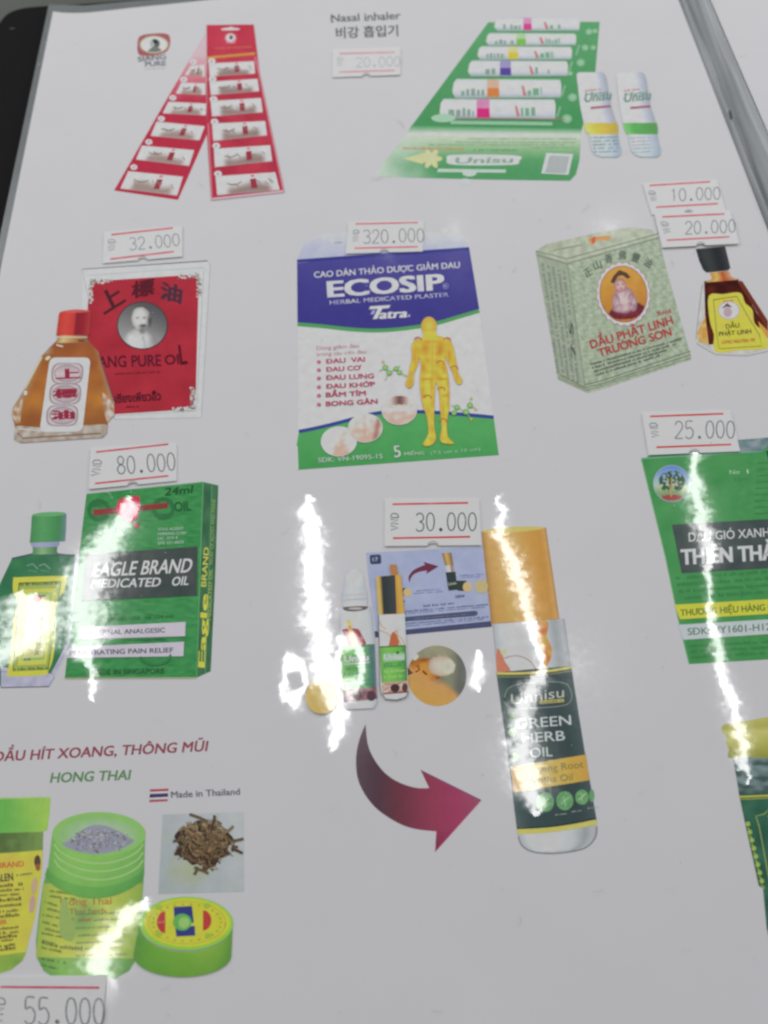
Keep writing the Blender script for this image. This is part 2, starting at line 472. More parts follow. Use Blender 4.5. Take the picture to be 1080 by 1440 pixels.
# ------------------------------------------------------------------ the display book and what is under it
def slab(name, pts, z0, z1, mat, parent=None, kind=None, label=None):
    """prism from an outline in metres"""
    n = len(pts)
    ar = sum(pts[i][0] * pts[(i + 1) % n][1] - pts[(i + 1) % n][0] * pts[i][1] for i in range(n))
    if ar < 0: pts = pts[::-1]
    me = D.meshes.new(name)
    v = [(x, y, z0) for x, y in pts] + [(x, y, z1) for x, y in pts]
    f = [list(range(n))[::-1], [n + i for i in range(n)]] + [[i, (i + 1) % n, n + (i + 1) % n, n + i] for i in range(n)]
    me.from_pydata(v, [], f); me.update()
    o = link_mesh(name, me, [mat], parent)
    if kind: o['kind'] = kind
    if label: o['label'] = label
    return o
def P2(u, v, z=0): p = at(u, v, z); return (p.x, p.y)
table = slab("table", [(-1.5, -1.0), (1.5, -1.0), (1.5, 2.2), (-1.5, 2.2)], -0.06, -0.035, MAT_TABLE, kind='structure')

book = empty("display_book", (0, 0, -0.004))
props(book, label="black covered display book lying open under the laminated price page", category="book")
ZC = -0.0022
cov = smooth_open([(-70, 330), (-40, 150), (-14, 62), (4, 26), (26, 13), (62, 8.5), (110, 6), (160, 2.5)], 5)
cpts = [P2(u, v, ZC) for u, v in cov]
a, b = Vector(P2(110, 6, ZC)), Vector(P2(160, 2.5, ZC)); e = a + (b - a) * 3.6
cpts += [tuple(e), P2(1250, 0, ZC)] + [P2(1500, 1700, ZC), P2(-330, 1700, ZC)]
slab("cover", cpts, -0.0042, ZC, MAT_COVER, book)

# hinge of clear grey plastic between the two pages: lengthwise folds
MAT_HINGE = D.materials.new("grey_hinge_plastic"); MAT_HINGE.use_nodes = True
nt = MAT_HINGE.node_tree; bs = nt.nodes['Principled BSDF']
tc = N(nt, 'ShaderNodeTexCoord'); mp = N(nt, 'ShaderNodeMapping'); mp.inputs['Rotation'].default_value = (0, 0, math.radians(3.5)); mp.inputs['Scale'].default_value = (900, 22, 1)
nt.links.new(tc.outputs['Object'], mp.inputs[0])
tn = N(nt, 'ShaderNodeTexNoise'); tn.inputs['Scale'].default_value = 1.0; tn.inputs['Detail'].default_value = 3; nt.links.new(mp.outputs[0], tn.inputs['Vector'])
cr = N(nt, 'ShaderNodeValToRGB'); cr.color_ramp.elements[0].color = (0.24, 0.26, 0.265, 1); cr.color_ramp.elements[1].color = (0.42, 0.44, 0.45, 1)
cr.color_ramp.elements[0].position = 0.3; cr.color_ramp.elements[1].position = 0.75
nt.links.new(tn.outputs['Fac'], cr.inputs[0]); nt.links.new(cr.outputs[0], bs.inputs['Base Color'])
bp = N(nt, 'ShaderNodeBump'); bp.inputs['Strength'].default_value = 0.5; bp.inputs['Distance'].default_value = 0.0004
nt.links.new(tn.outputs['Fac'], bp.inputs['Height']); nt.links.new(bp.outputs[0], bs.inputs['Normal'])
bs.inputs['Roughness'].default_value = 0.45; bs.inputs['Specular IOR Level'].default_value = 0.35
# left and right border of the hinge, in page metres
L0, L1 = Vector(P2(956, 0)), Vector(P2(1045, 229)); R0, R1 = Vector(P2(997, 0)), Vector(P2(1079, 190))
L0, L1 = L0 + (L0 - L1) * 0.4, L0 + (L1 - L0) * 3.6
R0, R1 = R0 + (R0 - R1) * 0.45, R0 + (R1 - R0) * 4.2
prof = [(-.02, -.0006), (0.0, 0.0004), (0.05, 0.0009), (0.12, 0.0006), (0.2, -0.0010), (0.28, -0.0016), (0.36, -0.0008), (0.48, 0.0006), (0.62, 0.0012), (0.76, 0.0011), (0.86, 0.0006), (0.93, 0.0010), (1.0, 0.0002), (1.03, -.0008)]
ny = 60; V = []; F = []
for j in range(ny + 1):
    a, b = L0 + (L1 - L0) * j / ny, R0 + (R1 - R0) * j / ny
    for t, h in prof:
        p = a + (b - a) * t; hh = 0.75 * h * (1 + 0.35 * math.sin(j * 0.31 + 1) + 0.2 * math.sin(j * 0.83 + t * 4))
        V.append((p.x, p.y, hh))
np_ = len(prof)
F = [[j * np_ + i + 1, j * np_ + i, (j + 1) * np_ + i, (j + 1) * np_ + i + 1] for j in range(ny) for i in range(np_ - 1)]
me = D.meshes.new("hinge_strip"); me.from_pydata(V, [], F); me.update()
if me.polygons[0].normal.z < 0: me.flip_normals()
for q in me.polygons: q.use_smooth = True
link_mesh("hinge_strip", me, [MAT_HINGE], book)
# dark nick in the hinge
nick = Pic("scratch", None, base=0.0010, mat=MAT_STICKINK)
nick.poly([(1023, 159), (1026, 160), (1028.5, 172), (1025.5, 171)], (60, 62, 66)); nick.build(book)

# the facing page, right of the hinge
fp = empty("facing_page", (0.17, 0.05, 0))
props(fp, label="blank white facing page right of the grey plastic hinge", category="page")
sh = (R1 - R0)
slab("paper", [tuple(R0 + Vector((0.0006, 0))), (R0.x + 0.21, R0.y + 0.012), (R1.x + 0.21, R1.y), tuple(R1 + Vector((0.0006, 0)))], -0.0006, -0.0001, MAT_PAPER, fp)

# ------------------------------------------------------------------ the laminated page
page = empty("price_list_page", (0, 0, 0))
props(page, label="glossy laminated white price list page printed with oils, plasters and inhalers", category="page")
def ext(a, b, t): return (a[0] + (b[0] - a[0]) * t, a[1] + (b[1] - a[1]) * t)
pl0, pl1 = P2(74.5, 16), P2(0, 383)
top = [P2(*q) for q in smooth_open([(74.5, 16), (92, 18), (120, 17.8), (150, 15), (190, 10.5), (240, 5.5), (330, -4)], 4)]
prt = [tuple(L0 + Vector((-0.0004, 0))), tuple(L1 + Vector((-0.0004, 0)))]
out = top + [P2(700, -45), prt[0], prt[1], ext(pl0, pl1, 3.5)]
slab("paper", out, -0.0006, 0.0, MAT_PAPER, page)
# welded clear margin round the sheet
q0, q1 = P2(68.5, 6), P2(0, 330)
def strip(name, A, B, z0, z1, mat, parent):
    return slab(name, A + B[::-1], z0, z1, mat, parent)
strip("sealed_margin", [q0, ext(q0, q1, 3.7)], [pl0, ext(pl0, pl1, 3.5)], -0.0005, -0.00008, MAT_EDGE, page)
strip("sealed_margin", [q0] + [P2(*q) for q in [(120, 7.5), (160, 3.5), (190, 1), (250, -4), (340, -14)]],
      top, -0.00048, -0.00006, MAT_EDGE, page)

dust = Pic("film_dust", None, base=0.0004); dust.fine = 0.1
rnd = random.Random(21)
for k in range(170):
    u, v = rnd.uniform(20, 1070), rnd.uniform(20, 1430)
    if rnd.random() < .8: dust.ell(u, v, rnd.uniform(.35, .9), rnd.uniform(.35, .8), rnd.choice([(150, 150, 150), (205, 205, 205), (130, 128, 126), (212, 212, 210)]), n=7)
    else:
        a = rnd.uniform(0, 3.1); L = rnd.uniform(3, 9)
        dust.line([(u, v), (u + L * math.cos(a), v + L * math.sin(a) * .8), (u + 2 * L * math.cos(a + .3), v + 1.6 * L * math.sin(a + .3))], rnd.uniform(.25, .5), rnd.choice([(160, 160, 160), (205, 205, 205)]))
dust.build(page)
# ------------------------------------------------------------------ printed pictures, top row
RED = (178, 46, 66)
def zr(ox, oy, s): return lambda x, y: (ox + x / s, oy + y / s)
def rnd_col(c, a, r): return tuple(k + r.uniform(-a, a) for k in c)

# round portrait logo, top left
Z = zr(160, 20, 4.154)
p = Pic("printed_logo", "dark red rimmed oval logo with a black head over the word SIANG PURE")
p.poly(smooth_closed([Z(138, 180), Z(155, 128), Z(235, 113), Z(310, 115), Z(330, 150), Z(312, 215), Z(230, 243), Z(150, 238)], 5), (158, 84, 90))
p.ell(*Z(235, 178), 20.5, 12.6, (165, 160, 110)).ell(*Z(235, 178), 18.6, 11.2, (196, 198, 194))
p.sub("head").ell(*Z(240, 172), 7, 6.5, (92, 95, 96), rot=20).poly(smooth_closed([Z(200, 215), Z(225, 195), Z(248, 190), Z(275, 205), Z(272, 216), Z(235, 222)], 4), (112, 114, 114))
p.ell(*Z(225, 172), 3.6, 5, (160, 162, 160)).ell(*Z(245, 160), 4, 3, (58, 60, 62))
p.sub("lettering").text("SIANG", Z(142, 278), Z(305, 262), 6.6, (105, 106, 112), bold=.03)
p.text("PURE", Z(185, 306), Z(304, 300), 6.6, (105, 106, 112), bold=.03).scribble(Z(180, 324), Z(300, 318), 1.8, (165, 165, 168))
p.build(page)

# two long red blister cards
def window(p, q, dark, k):
    a, b, c, d = q
    rnd = random.Random(k)
    def col(i, j):
        e = min(i, 1 - i) * 7
        base = mix((206, 196, 198), (205, 208, 208), min(1, e))
        if 0.12 < i < 0.93: base = mix(base, dark, max(0, min(1, (j - 0.36 + 0.10 * math.sin(i * 9 + k)) * 2.6)) * min(1, (i - .12) * 9) * min(1, (0.93 - i) * 9))
        if j > 0.9: base = mix(base, (190, 150, 150), (j - .9) * 6)
        return base
    p.sub("blister").quad(a, b, c, d, col, 22, 10)
    def S(i, j): return tuple((a[m] * (1 - i) + b[m] * i) * (1 - j) + (d[m] * (1 - i) + c[m] * i) * j for m in (0, 1))
    p.line([S(.18, .42), S(.26, .52), S(.34, .5), S(.42, .38)], 1.4, (104, 90, 76))
    p.quad(S(.56, .28), S(.66, .25), S(.66, .78), S(.56, .8), (150, 52, 66)).quad(S(.585, .06), S(.64, .05), S(.64, .16), S(.585, .17), (196, 96, 112))
    for m in range(6):
        x = rnd.uniform(.14, .88); p.line([S(x, rnd.uniform(.3, .5)), S(x + .06, rnd.uniform(.45, .7))], 1.1, (128, 116, 108))
p = Pic("printed_blister_card", "printed red blister card slanting left behind the upright one")
def lc(u, v): return mix((214, 150, 158), RED, (v - 84) / 60 + 0.15 * nse(u, v, .05))
p.poly([Z(535, 110), Z(545, 700), Z(375, 1085), Z(2, 1030), Z(445, 262)], lambda u, v: (219, 168, 176) if v < 84 else lc(u, v), 10)
wl = [[(450, 300), (530, 295), (532, 368), (415, 355)], [(395, 400), (535, 404), (535, 472), (360, 465)], [(320, 512), (540, 522), (538, 592), (285, 580)],
      [(250, 628), (532, 655), (500, 738), (215, 712)], [(165, 768), (470, 795), (440, 888), (130, 850)], [(85, 918), (405, 950), (370, 1062), (38, 1020)]]
for k, q in enumerate(wl): window(p, [Z(*c) for c in q], (150, 130, 122), k)
p.sub("number_tag")
for x, y in [(465, 280), (410, 383), (345, 490), (278, 612), (205, 748), (118, 895)]:
    p.ell(*Z(x, y), 5, 4, (214, 190, 192)).line([Z(x - 6, y + 4), Z(x + 4, y - 4)], 1.2, (140, 80, 90))
p.build(page)
p = Pic("printed_blister_card", "printed red blister card hanging upright with a header and six blisters", base=0.00014)
p.poly([Z(543, 65), Z(818, 62), Z(850, 330), Z(998, 1040), Z(570, 1088), Z(545, 700)], lambda u, v: mix(mix(RED, (160, 40, 60), (v - 60) / 60), (196, 62, 78), .5 + .5 * nse(u, v, .04)) if v < 240 else RED, 12)
p.line([Z(570, 1083), Z(995, 1036)], 3.5, (212, 160, 168)).line([Z(552, 640), Z(575, 1085)], 1.6, (205, 120, 132)).line([Z(826, 250), Z(855, 380), Z(992, 1038)], 1.6, (206, 128, 140))
p.sub("hanging_hole").poly(smooth_closed([Z(632, 86), Z(672, 80), Z(684, 74), Z(696, 80), Z(733, 86), Z(728, 94), Z(640, 96)], 3), (205, 192, 196))
p.sub("emblem").ell(*Z(683, 142), 8.6, 7.4, (206, 110, 124)).ell(*Z(683, 140), 6.4, 5.6, (210, 200, 202)).ell(*Z(686, 138), 2.6, 3, (90, 86, 90)).scribble(Z(655, 172), Z(712, 170), 2, (214, 160, 168))
p.sub("gold_stripe").line([Z(541, 258), Z(826, 232)], 3.2, (190, 140, 62)).scribble(Z(590, 205), Z(812, 196), 1.6, (190, 120, 80))
wr = [[(555, 290), (820, 277), (826, 350), (560, 367)], [(560, 397), (840, 380), (850, 453), (568, 476)], [(566, 510), (860, 492), (871, 576), (575, 601)],
      [(575, 642), (885, 627), (896, 711), (582, 744)], [(585, 790), (914, 768), (926, 862), (592, 897)], [(595, 950), (944, 926), (970, 1030), (605, 1062)]]
for k, q in enumerate(wr): window(p, [Z(*c) for c in q], (140, 120, 114), k + 10)
p.sub("number_tag")
for x, y in [(573, 278), (578, 383), (584, 500), (590, 632), (600, 772), (610, 936)]:
    p.ell(*Z(x, y), 5.4, 4.4, (216, 196, 198)).line([Z(x - 6, y + 5), Z(x + 4, y - 5)], 1.3, (130, 70, 80))
p.build(page)

# heading of the top row
Z = zr(440, 0, 6)
p = Pic("printed_heading", "dark heading Nasal inhaler with Korean lettering under it")
p.text("Nasal inhaler", Z(155, 186), Z(740, 160), 10.4, (96, 99, 100), bold=.022)
for x0, x1 in ((155, 215), (440, 470), (505, 535), (585, 600)):       # feet of the upright strokes
    p.line([Z(x0, 187 - (x0 - 155) * .044), Z(x0 + 22, 187 - (x0 - 133) * .044)], 1.3, (110, 112, 114))
p.text("비강 흡입기", Z(198, 318), Z(718, 296), 12, (86, 90, 90), bold=.024)
p.build(page)

# card of six inhaler tubes
Z = zr(500, 10, 3)
p = Pic("printed_inhaler_card", "printed green card holding six white inhaler tubes with its flap folded down")
GR = (76, 148, 92)
p.poly([Z(560, 64), Z(1030, 62), Z(1012, 270), Z(955, 515), Z(236, 502)], lambda u, v: mix((84, 152, 98), (66, 140, 84), (v - 30) / 150 + .3 * nse(u, v, .06)), 12)
p.quad(Z(236, 500), Z(955, 513), Z(950, 545), Z(212, 540), lambda i, j: mix(GR, (196, 204, 192), j * 1.2), 10, 4)
def fl(u, v):
    t = (v - 190) / 50; c = ramp([(0, (192, 200, 184)), (.35, (140, 178, 132)), (.7, (82, 152, 96)), (1, (74, 146, 90))], t)
    return mix((186, 200, 186), c, (u - 528) / 90 + .2 * nse(u, v, .05))
p.sub("flap").poly([Z(212, 538), Z(952, 545), Z(944, 650), Z(930, 705), Z(905, 733), Z(560, 728), Z(90, 716), Z(84, 700)], fl, 7)
p.sub("flap_print")
for k, (x0, x1, y) in enumerate([(470, 930, 553), (420, 925, 567), (300, 880, 578), (740, 925, 590)]):
    p.scribble(Z(x0, y + 5), Z(x1, y + 6), 1.8, (112, 138, 108), seed=k)
p.scribble(Z(200, 600), Z(460, 604), 4, (186, 132, 92)).scribble(Z(490, 607), Z(680, 608), 3, (96, 140, 104))
p.poly(smooth_closed([Z(385, 640), Z(400, 625), Z(540, 622), Z(690, 628), Z(690, 650), Z(670, 665), Z(500, 668), Z(395, 662)], 4), (192, 204, 196))
p.text("Unisu", Z(420, 660), Z(660, 656), 8, (122, 160, 134), bold=.03, slant=.3)
p.quad(Z(348, 682), Z(635, 686), Z(632, 699), Z(344, 696), (176, 200, 182)).ell(*Z(480, 700), 10, 5, (180, 202, 186)).ell(*Z(462, 738), 8, 5, (186, 192, 190))
p.sub("flower")
for a in range(6):
    p.ell(*Z(320 + 22 * math.cos(a * 1.05), 640 + 20 * math.sin(a * 1.05)), 8, 4, (204, 202, 140), rot=a * 60)
p.poly([Z(200, 640), Z(290, 615), Z(330, 640), Z(280, 662)], (190, 200, 140)).ell(*Z(322, 638), 4, 3.5, (222, 214, 150))
p.sub("barcode").quad(Z(805, 616), Z(918, 620), Z(898, 708), Z(783, 702), (190, 198, 198))
for k in range(9): p.line([Z(818 - k * 2.2, 630 + k * 8), Z(902 - k * 1.8, 634 + k * 8)], 1.3, (128, 136, 136))
p.sub("korean_bubbles")
for x, y, r in [(950, 235, 6), (915, 382, 6.5), (892, 472, 7), (985, 105, 5), (1010, 102, 4), (968, 172, 5), (1003, 172, 4), (905, 280, 4)]:
    p.ell(*Z(x, y), r, r * .9, lambda dx, dy: mix((150, 186, 156), (116, 170, 126), math.hypot(dx, dy)), rings=2)
for x, y in [(870, 350), (850, 440), (900, 250), (930, 180)]: p.line([Z(x, y + 25), Z(x + 14, y - 20)], 3, (116, 168, 130))
bands = [(725, (206, 60, 130)), (698, (110, 176, 70)), (664, (206, 178, 50)), (632, (84, 66, 150)), (580, (208, 118, 60)), (538, (204, 44, 116))]
geo6 = [(597, 940, 44, 100), (562, 925, 110, 162), (526, 907, 166, 222), (486, 890, 226, 292), (420, 862, 304, 384), (366, 838, 388, 472)]
for k, ((bx, bc), (x0, x1, y0, y1)) in enumerate(zip(bands, geo6)):
    p.sub("inhaler_tube")
    hh = (y1 - y0)
    def tc_(i, j): return ramp([(0, (172, 180, 184)), (.2, (206, 208, 214)), (.55, (200, 202, 212)), (.85, (176, 180, 192)), (1, (140, 162, 150))], j)
    p.poly([Z(x0 - 6, y0 + hh * .2), Z(x0 + 6, y0), Z(x1, y0 + 3), Z(x1 + 6, y0 + hh * .3), Z(x1 + 4, y1), Z(x0, y1 + 2), Z(x0 - 12, y1 - hh * .3)],
           lambda u, v, a=Z(0, y0)[1], b=Z(0, y1)[1]: tc_(0, (v - a) / (b - a)), 2.5)
    wbd = 17 + k * 2
    p.quad(Z(bx - wbd, y0 + hh * .02), Z(bx + wbd, y0 + hh * .03), Z(bx + wbd, y0 + hh * .5), Z(bx - wbd, y0 + hh * .5), mix(bc, (206, 206, 214), .5))
    p.quad(Z(bx - wbd, y0 + hh * .48), Z(bx + wbd, y0 + hh * .48), Z(bx + wbd + 2, y0 + hh * .96), Z(bx - wbd, y0 + hh * .96), bc)
    n0 = x0 + 26; p.scribble(Z(n0, y1 - hh * .1), Z(bx - wbd - 12, y1 - hh * .1), hh / 3 * .45, (120, 150, 134), seed=k)
    p.scribble(Z(bx + wbd + 30, y1 - hh * .2), Z(bx + wbd + 70, y1 - hh * .2), hh / 3 * .4, (188, 190, 198), seed=k + 5)
    gx = x1 - 150 + k * -4 + 12
    p.quad(Z(gx - 8, y0 + hh * .35), Z(gx, y0 + hh * .35), Z(gx + 14, y1 - hh * .12), Z(gx, y1 - hh * .1), (186, 110, 110))
    p.scribble(Z(gx + 18, y1 - hh * .12), Z(gx + 78, y1 - hh * .14), hh / 3 * .45, (104, 158, 124), seed=k + 9)
p.sub("card_slot").line([Z(390, 468), Z(880, 475)], 1.6, (150, 120, 120)).ell(*Z(370, 470), 17, 6, (150, 190, 158)).line([Z(400, 488), Z(830, 494)], 5, (134, 182, 146))
p.build(page)

# two standing inhalers
Z = zr(780, 0, 3.6)
def inh(dx, band, band2, lab, wide):
    p = Pic("printed_inhaler", lab, base=0.00014)
    def c(i, j): return ramp([(0, (190, 196, 206)), (.15, (214, 216, 226)), (.6, (198, 200, 214)), (.85, (168, 172, 186)), (1, (148, 156, 168))], i)
    def R(l, r, y, y2=None): return (Z(l + dx, y), Z(r + dx, y if y2 is None else y2))
    rows = [R(122, 240, 368), R(110, 254, 378), R(112, 262, 400), R(128, 285, 540), R(146, 312, 625)]
    p.rows(rows, c, 12)
    p.sub("ring").rows([R(146, 316, 624), R(150, 322, 650), R(158, 322, 672), R(172, 318, 684)], lambda i, j: ramp([(0, band2), (.3, band), (1, mix(band, (90, 90, 60), .3))], i), 10)
    p.sub("base").rows([R(172, 320, 682), R(180, 330, 735), R(186, 338, 762), R(205, 334, 786), R(235, 318, 797)], lambda i, j: mix(c(i, j), (150, 176, 186), .25 + .3 * j), 10)
    for k in range(5): p.scribble(Z(182 + dx + k * 4, 705 + k * 18), Z((322 if wide else 285) + dx, 700 + k * 18), 3.2 if wide else 2.4, (110, 142, 150) if wide else (138, 150, 170), seed=k)
    p.sub("lettering").scribble(Z(150 + dx, 466), Z(232 + dx, 458), 2.8, (170, 100, 112))
    p.text("Unisu", Z(150 + dx, 520), Z(282 + dx, 506), 13, (92, 132, 118), bold=.03, slant=.25)
    p.line([Z(150 + dx, 505), Z(160 + dx, 480), Z(272 + dx, 470)], 1.5, (110, 146, 130)).line([Z(182 + dx, 549), Z(284 + dx, 540)], 3, (156, 84, 100))
    p.build(page)
inh(0, (214, 184, 66), (226, 206, 110), "printed white inhaler with a yellow ring beside the green card", True)
inh(200, (84, 168, 84), (120, 190, 110), "printed white inhaler with a green ring nearest the hinge", False)
# ------------------------------------------------------------------ red box and amber bottle
Z = zr(0, 310, 3.375)
p = Pic("printed_oil_box", "printed red oil box with round grey portrait inside a clear case")
p.poly([Z(392, 232), Z(985, 192), Z(998, 205), Z(955, 938), Z(545, 945), Z(385, 600)], (192, 194, 194))
p.outline([Z(390, 232), Z(985, 192), Z(998, 208), Z(956, 936), Z(545, 944)], 1.2, (164, 168, 166))
p.line([Z(408, 262), Z(960, 224), Z(985, 240)], 1.0, (172, 172, 172)).line([Z(967, 240), Z(932, 905), Z(545, 925)], 1.0, (166, 166, 166))
p.line([Z(980, 220), Z(945, 925)], 1.6, (204, 206, 206))
RB = (178, 48, 60)
p.sub("red_panel").poly([Z(432, 290), Z(944, 256), Z(930, 800), Z(914, 896), Z(545, 920), Z(410, 700), Z(417, 400)],
     lambda u, v: mix(RB, (160, 42, 54), .5 + nse(u, v, .03)), 14)
p.sub("lace_corner")
rnd = random.Random(4)
p.fine = 0.15
for cx, cy, dx, dy in [(432, 292, 1, 1), (944, 262, -1, 1), (914, 893, -1, -1)]:
    for k in range(120):
        t = rnd.random() ** 1.5 * 100; e = rnd.uniform(-9, 9)
        x, y = (cx + dx * t, cy + e - dx * t * .07) if rnd.random() < .5 else (cx + e, cy + dy * t)
        p.ell(*Z(x, y), rnd.uniform(.8, 2.2), rnd.uniform(.8, 1.8), rnd.choice([(208, 206, 206), (214, 212, 212), (120, 112, 108), (140, 120, 116), (190, 176, 172)]), n=6)
p.fine = 1.0
p.sub("portrait")
def por(dx, dy):
    c = ramp([(0, (88, 88, 90)), (.35, (112, 112, 112)), (1, (158, 158, 158))], (dy + 1) / 2 - dx * .12)
    c = mix(c, (84, 84, 86), max(0, dx * .5 - dy * .35 - .1))
    bd = math.hypot((dx + .14) / .74, (dy - .80) / .68)          # pale robe
    if bd < 1: c = mix((204, 204, 202), (136, 136, 136), bd ** 3 * .9 + max(0, dx) * .8 + .25 * nse(dx * 4, dy * 3, 1, 2))
    if abs(dx + .02 - .1 * dy) < .045 and dy > .45: c = (172, 172, 172)
    hd = math.hypot((dx + .06) / .38, (dy + .30) / .50)          # head, lit from the left
    if hd < 1:
        c = mix((204, 202, 198), (150, 148, 146), hd ** 3 * .7 + max(0, dx + .02) * 1.5)
        for ex_, r_ in ((-.20, .085), (.08, .085)):              # eye sockets and brows
            q = math.hypot((dx - ex_) / r_, (dy + .33) / .055); c = mix(c, (96, 94, 94), max(0, 1.25 - q) * .7)
        q = math.hypot((dx + .06) / .05, (dy + .19) / .10); c = mix(c, (132, 130, 128), max(0, 1 - q) * .5)
        q = math.hypot((dx - .03) / .19, (dy - .02) / .10); c = mix(c, (70, 68, 70), max(0, 1.2 - q) * .9)   # dark moustache and beard
    q = math.hypot((dx - .0) / .17, (dy - .22) / .20)
    if q < 1: c = mix((120, 118, 118), c, q * q)
    q = math.hypot((dx - .30) / .13, (dy + .20) / .36)
    if q < 1: c = mix((74, 72, 74), c, q)
    return c
p.ell(*Z(676, 499), 36, 34, (72, 62, 66)).ell(*Z(676, 499), 34.4, 32.4, por, n=56, rings=26)
p.sub("lettering")
p.text("上", (147, 441), (176, 423), 22, (72, 40, 46), bold=.035, slant=.1)
p.text("標", (186, 418), (216, 412), 17, (84, 36, 46), bold=.04, up=(0, -1))
p.text("油", (226, 418), (254, 425), 18, (70, 50, 64), bold=.045, up=(.1, -1))
p.text("SIANG PURE", Z(426, 700), Z(765, 690), 15.5, (92, 32, 46), bold=.015).text("OI", Z(785, 686), Z(850, 680), 13.5, (92, 32, 46), bold=.02)
p.text("L", Z(858, 684), Z(890, 680), 27, (84, 28, 40), bold=.02)
p.scribble(Z(545, 732), Z(762, 722), 2.6, (130, 36, 50)).text("เซียงเพียวอิ๊ว", Z(548, 866), Z(764, 852), 11, (84, 34, 44), bold=.03).scribble(Z(600, 890), Z(660, 886), 3, (110, 36, 46))
p.build(page)

p = Pic("printed_amber_bottle", "printed amber oil bottle with red cap in front of the red box", base=0.00014)
def amb(u, v):
    c = ramp([(0, (156, 88, 50)), (.45, (178, 108, 46)), (.8, (188, 122, 52)), (1, (150, 92, 48))], (v - 480) / 110)
    c = mix(c, (132, 70, 42), .35 + .5 * nse(u, v, .04))
    L = 60 - (v - 500) * .42 if v > 500 else 72; R = 139 + (v - 500) * .26
    return mix(c, (160, 132, 104), max(0, 1 - (u - L + 2) / 6) * .7 + max(0, 1 - (R - u + 2) / 6) * .7)
p.poly([Z(272, 570), Z(420, 570), Z(468, 625), Z(500, 730), Z(543, 862), Z(545, 925), Z(512, 960), Z(508, 1010), Z(488, 1032), Z(100, 1057), Z(68, 1040), Z(74, 985), Z(58, 925), Z(62, 890), Z(118, 800), Z(198, 645), Z(235, 605)], amb, 6)
p.sub("glass_base").poly([Z(80, 975), Z(200, 985), Z(500, 968), Z(510, 975), Z(506, 1012), Z(488, 1032), Z(100, 1057), Z(68, 1040), Z(74, 985)], lambda u, v: mix((182, 178, 168), (150, 128, 110), .5 + 1.2 * nse(u, v, .12)), 5)
p.line([Z(85, 1010), Z(110, 1035), Z(480, 1012)], 2, (120, 96, 84)).line([Z(90, 990), Z(200, 1000)], 1.4, (214, 210, 200))
p.sub("glass_facet").poly([Z(62, 895), Z(112, 830), Z(96, 965), Z(78, 965), Z(60, 930)], lambda u, v: mix((190, 180, 160), (160, 112, 72), .5 + 1.4 * nse(u, v, .14)), 4)
p.poly([Z(488, 815), Z(538, 870), Z(543, 925), Z(510, 962), Z(492, 900)], lambda u, v: mix((196, 190, 178), (160, 108, 80), .5 + 1.4 * nse(u, v, .14)), 4)
p.line([Z(120, 800), Z(200, 650)], 2, (206, 182, 140)).line([Z(470, 640), Z(500, 735), Z(540, 860)], 1.6, (120, 88, 92)).line([Z(268, 592), Z(300, 600)], 2.2, (224, 206, 170)).ell(*Z(228, 655), 4, 2.6, (226, 200, 150), rot=-35)
p.ell(*Z(122, 820), 2.6, 3.4, (222, 206, 180))
p.sub("neck").rows([(Z(278, 546), Z(412, 546)), (Z(275, 560), Z(415, 560)), (Z(262, 584), Z(424, 580))], lambda i, j: ramp([(0, (150, 112, 76)), (.2, (206, 176, 120)), (.7, (160, 104, 60)), (1, (128, 92, 78))], i), 10)
p.line([Z(272, 556), Z(415, 556)], 1.6, (210, 186, 150)).line([Z(372, 572), Z(402, 574)], 1.8, (84, 50, 40))
p.sub("cap").rows([(Z(284, 437), Z(428, 431)), (Z(280, 450), Z(432, 446)), (Z(268, 548), Z(424, 546))], lambda i, j: ramp([(0, (188, 56, 54)), (.25, (208, 70, 60)), (.52, (196, 56, 54)), (.56, (134, 38, 52)), (.8, (150, 40, 50)), (1, (172, 58, 60))], i), 18)
p.poly(smooth_closed([Z(290, 434), Z(360, 424), Z(428, 430), Z(400, 438), Z(330, 440)], 3), (200, 84, 78))
p.sub("label_panel").rrect(Z(238, 652), Z(432, 652), Z(392, 1004), Z(188, 1006), 9, (198, 196, 194))
for k, (x, y) in enumerate([(322, 728), (312, 825), (298, 928)]):
    p.rrect(Z(x - 74, y - 50), Z(x + 78, y - 50), Z(x + 70, y + 50), Z(x - 80, y + 50), 12, (150, 134, 138))
    p.rrect(Z(x - 66, y - 45), Z(x + 70, y - 45), Z(x + 63, y + 45), Z(x - 72, y + 45), 11, (188, 176, 178))
    p.ell(*Z(x, y), 18.5, 12.2, (118, 104, 110)).ell(*Z(x, y), 17.6, 11.4, lambda dx, dy: mix((196, 178, 182), (166, 150, 154), abs(dy)), rings=2)
p.sub("lettering")
for t, (x0, x1, y, h) in zip("上標油", [(272, 378, 752, 10.5), (260, 364, 842, 9.5), (248, 350, 944, 9.5)]):
    p.text(t, Z(x0, y), Z(x1, y - 4), h, (148, 44, 66), bold=.07)
p.build(page)

# ------------------------------------------------------------------ plaster sachet
Z = zr(390, 300, 3.176)
p = Pic("printed_plaster_sachet", "printed violet white and green herbal plaster sachet with a yellow body figure")
p.poly([Z(88, 207), Z(856, 155), Z(901, 430), Z(940, 720), Z(989, 1080), Z(90, 1146), Z(94, 800)], lambda u, v: mix((196, 198, 214), (202, 202, 214), .5 + nse(u, v, .02)), 30)
p.sub("flap").poly([Z(90, 205), Z(120, 130), Z(200, 92), Z(500, 75), Z(820, 92), Z(858, 156)], lambda u, v: mix((188, 190, 210), (170, 174, 200), (v - 330) / 30 + .6 * nse(u, v, .05)), 8)
p.line([Z(92, 235), Z(165, 215), Z(855, 160)], 3.0, (80, 80, 140)).ell(*Z(745, 80), 5, 4, (206, 208, 214)).line([Z(255, 132), Z(290, 130)], 2, (150, 152, 170))
VI = (68, 64, 140)
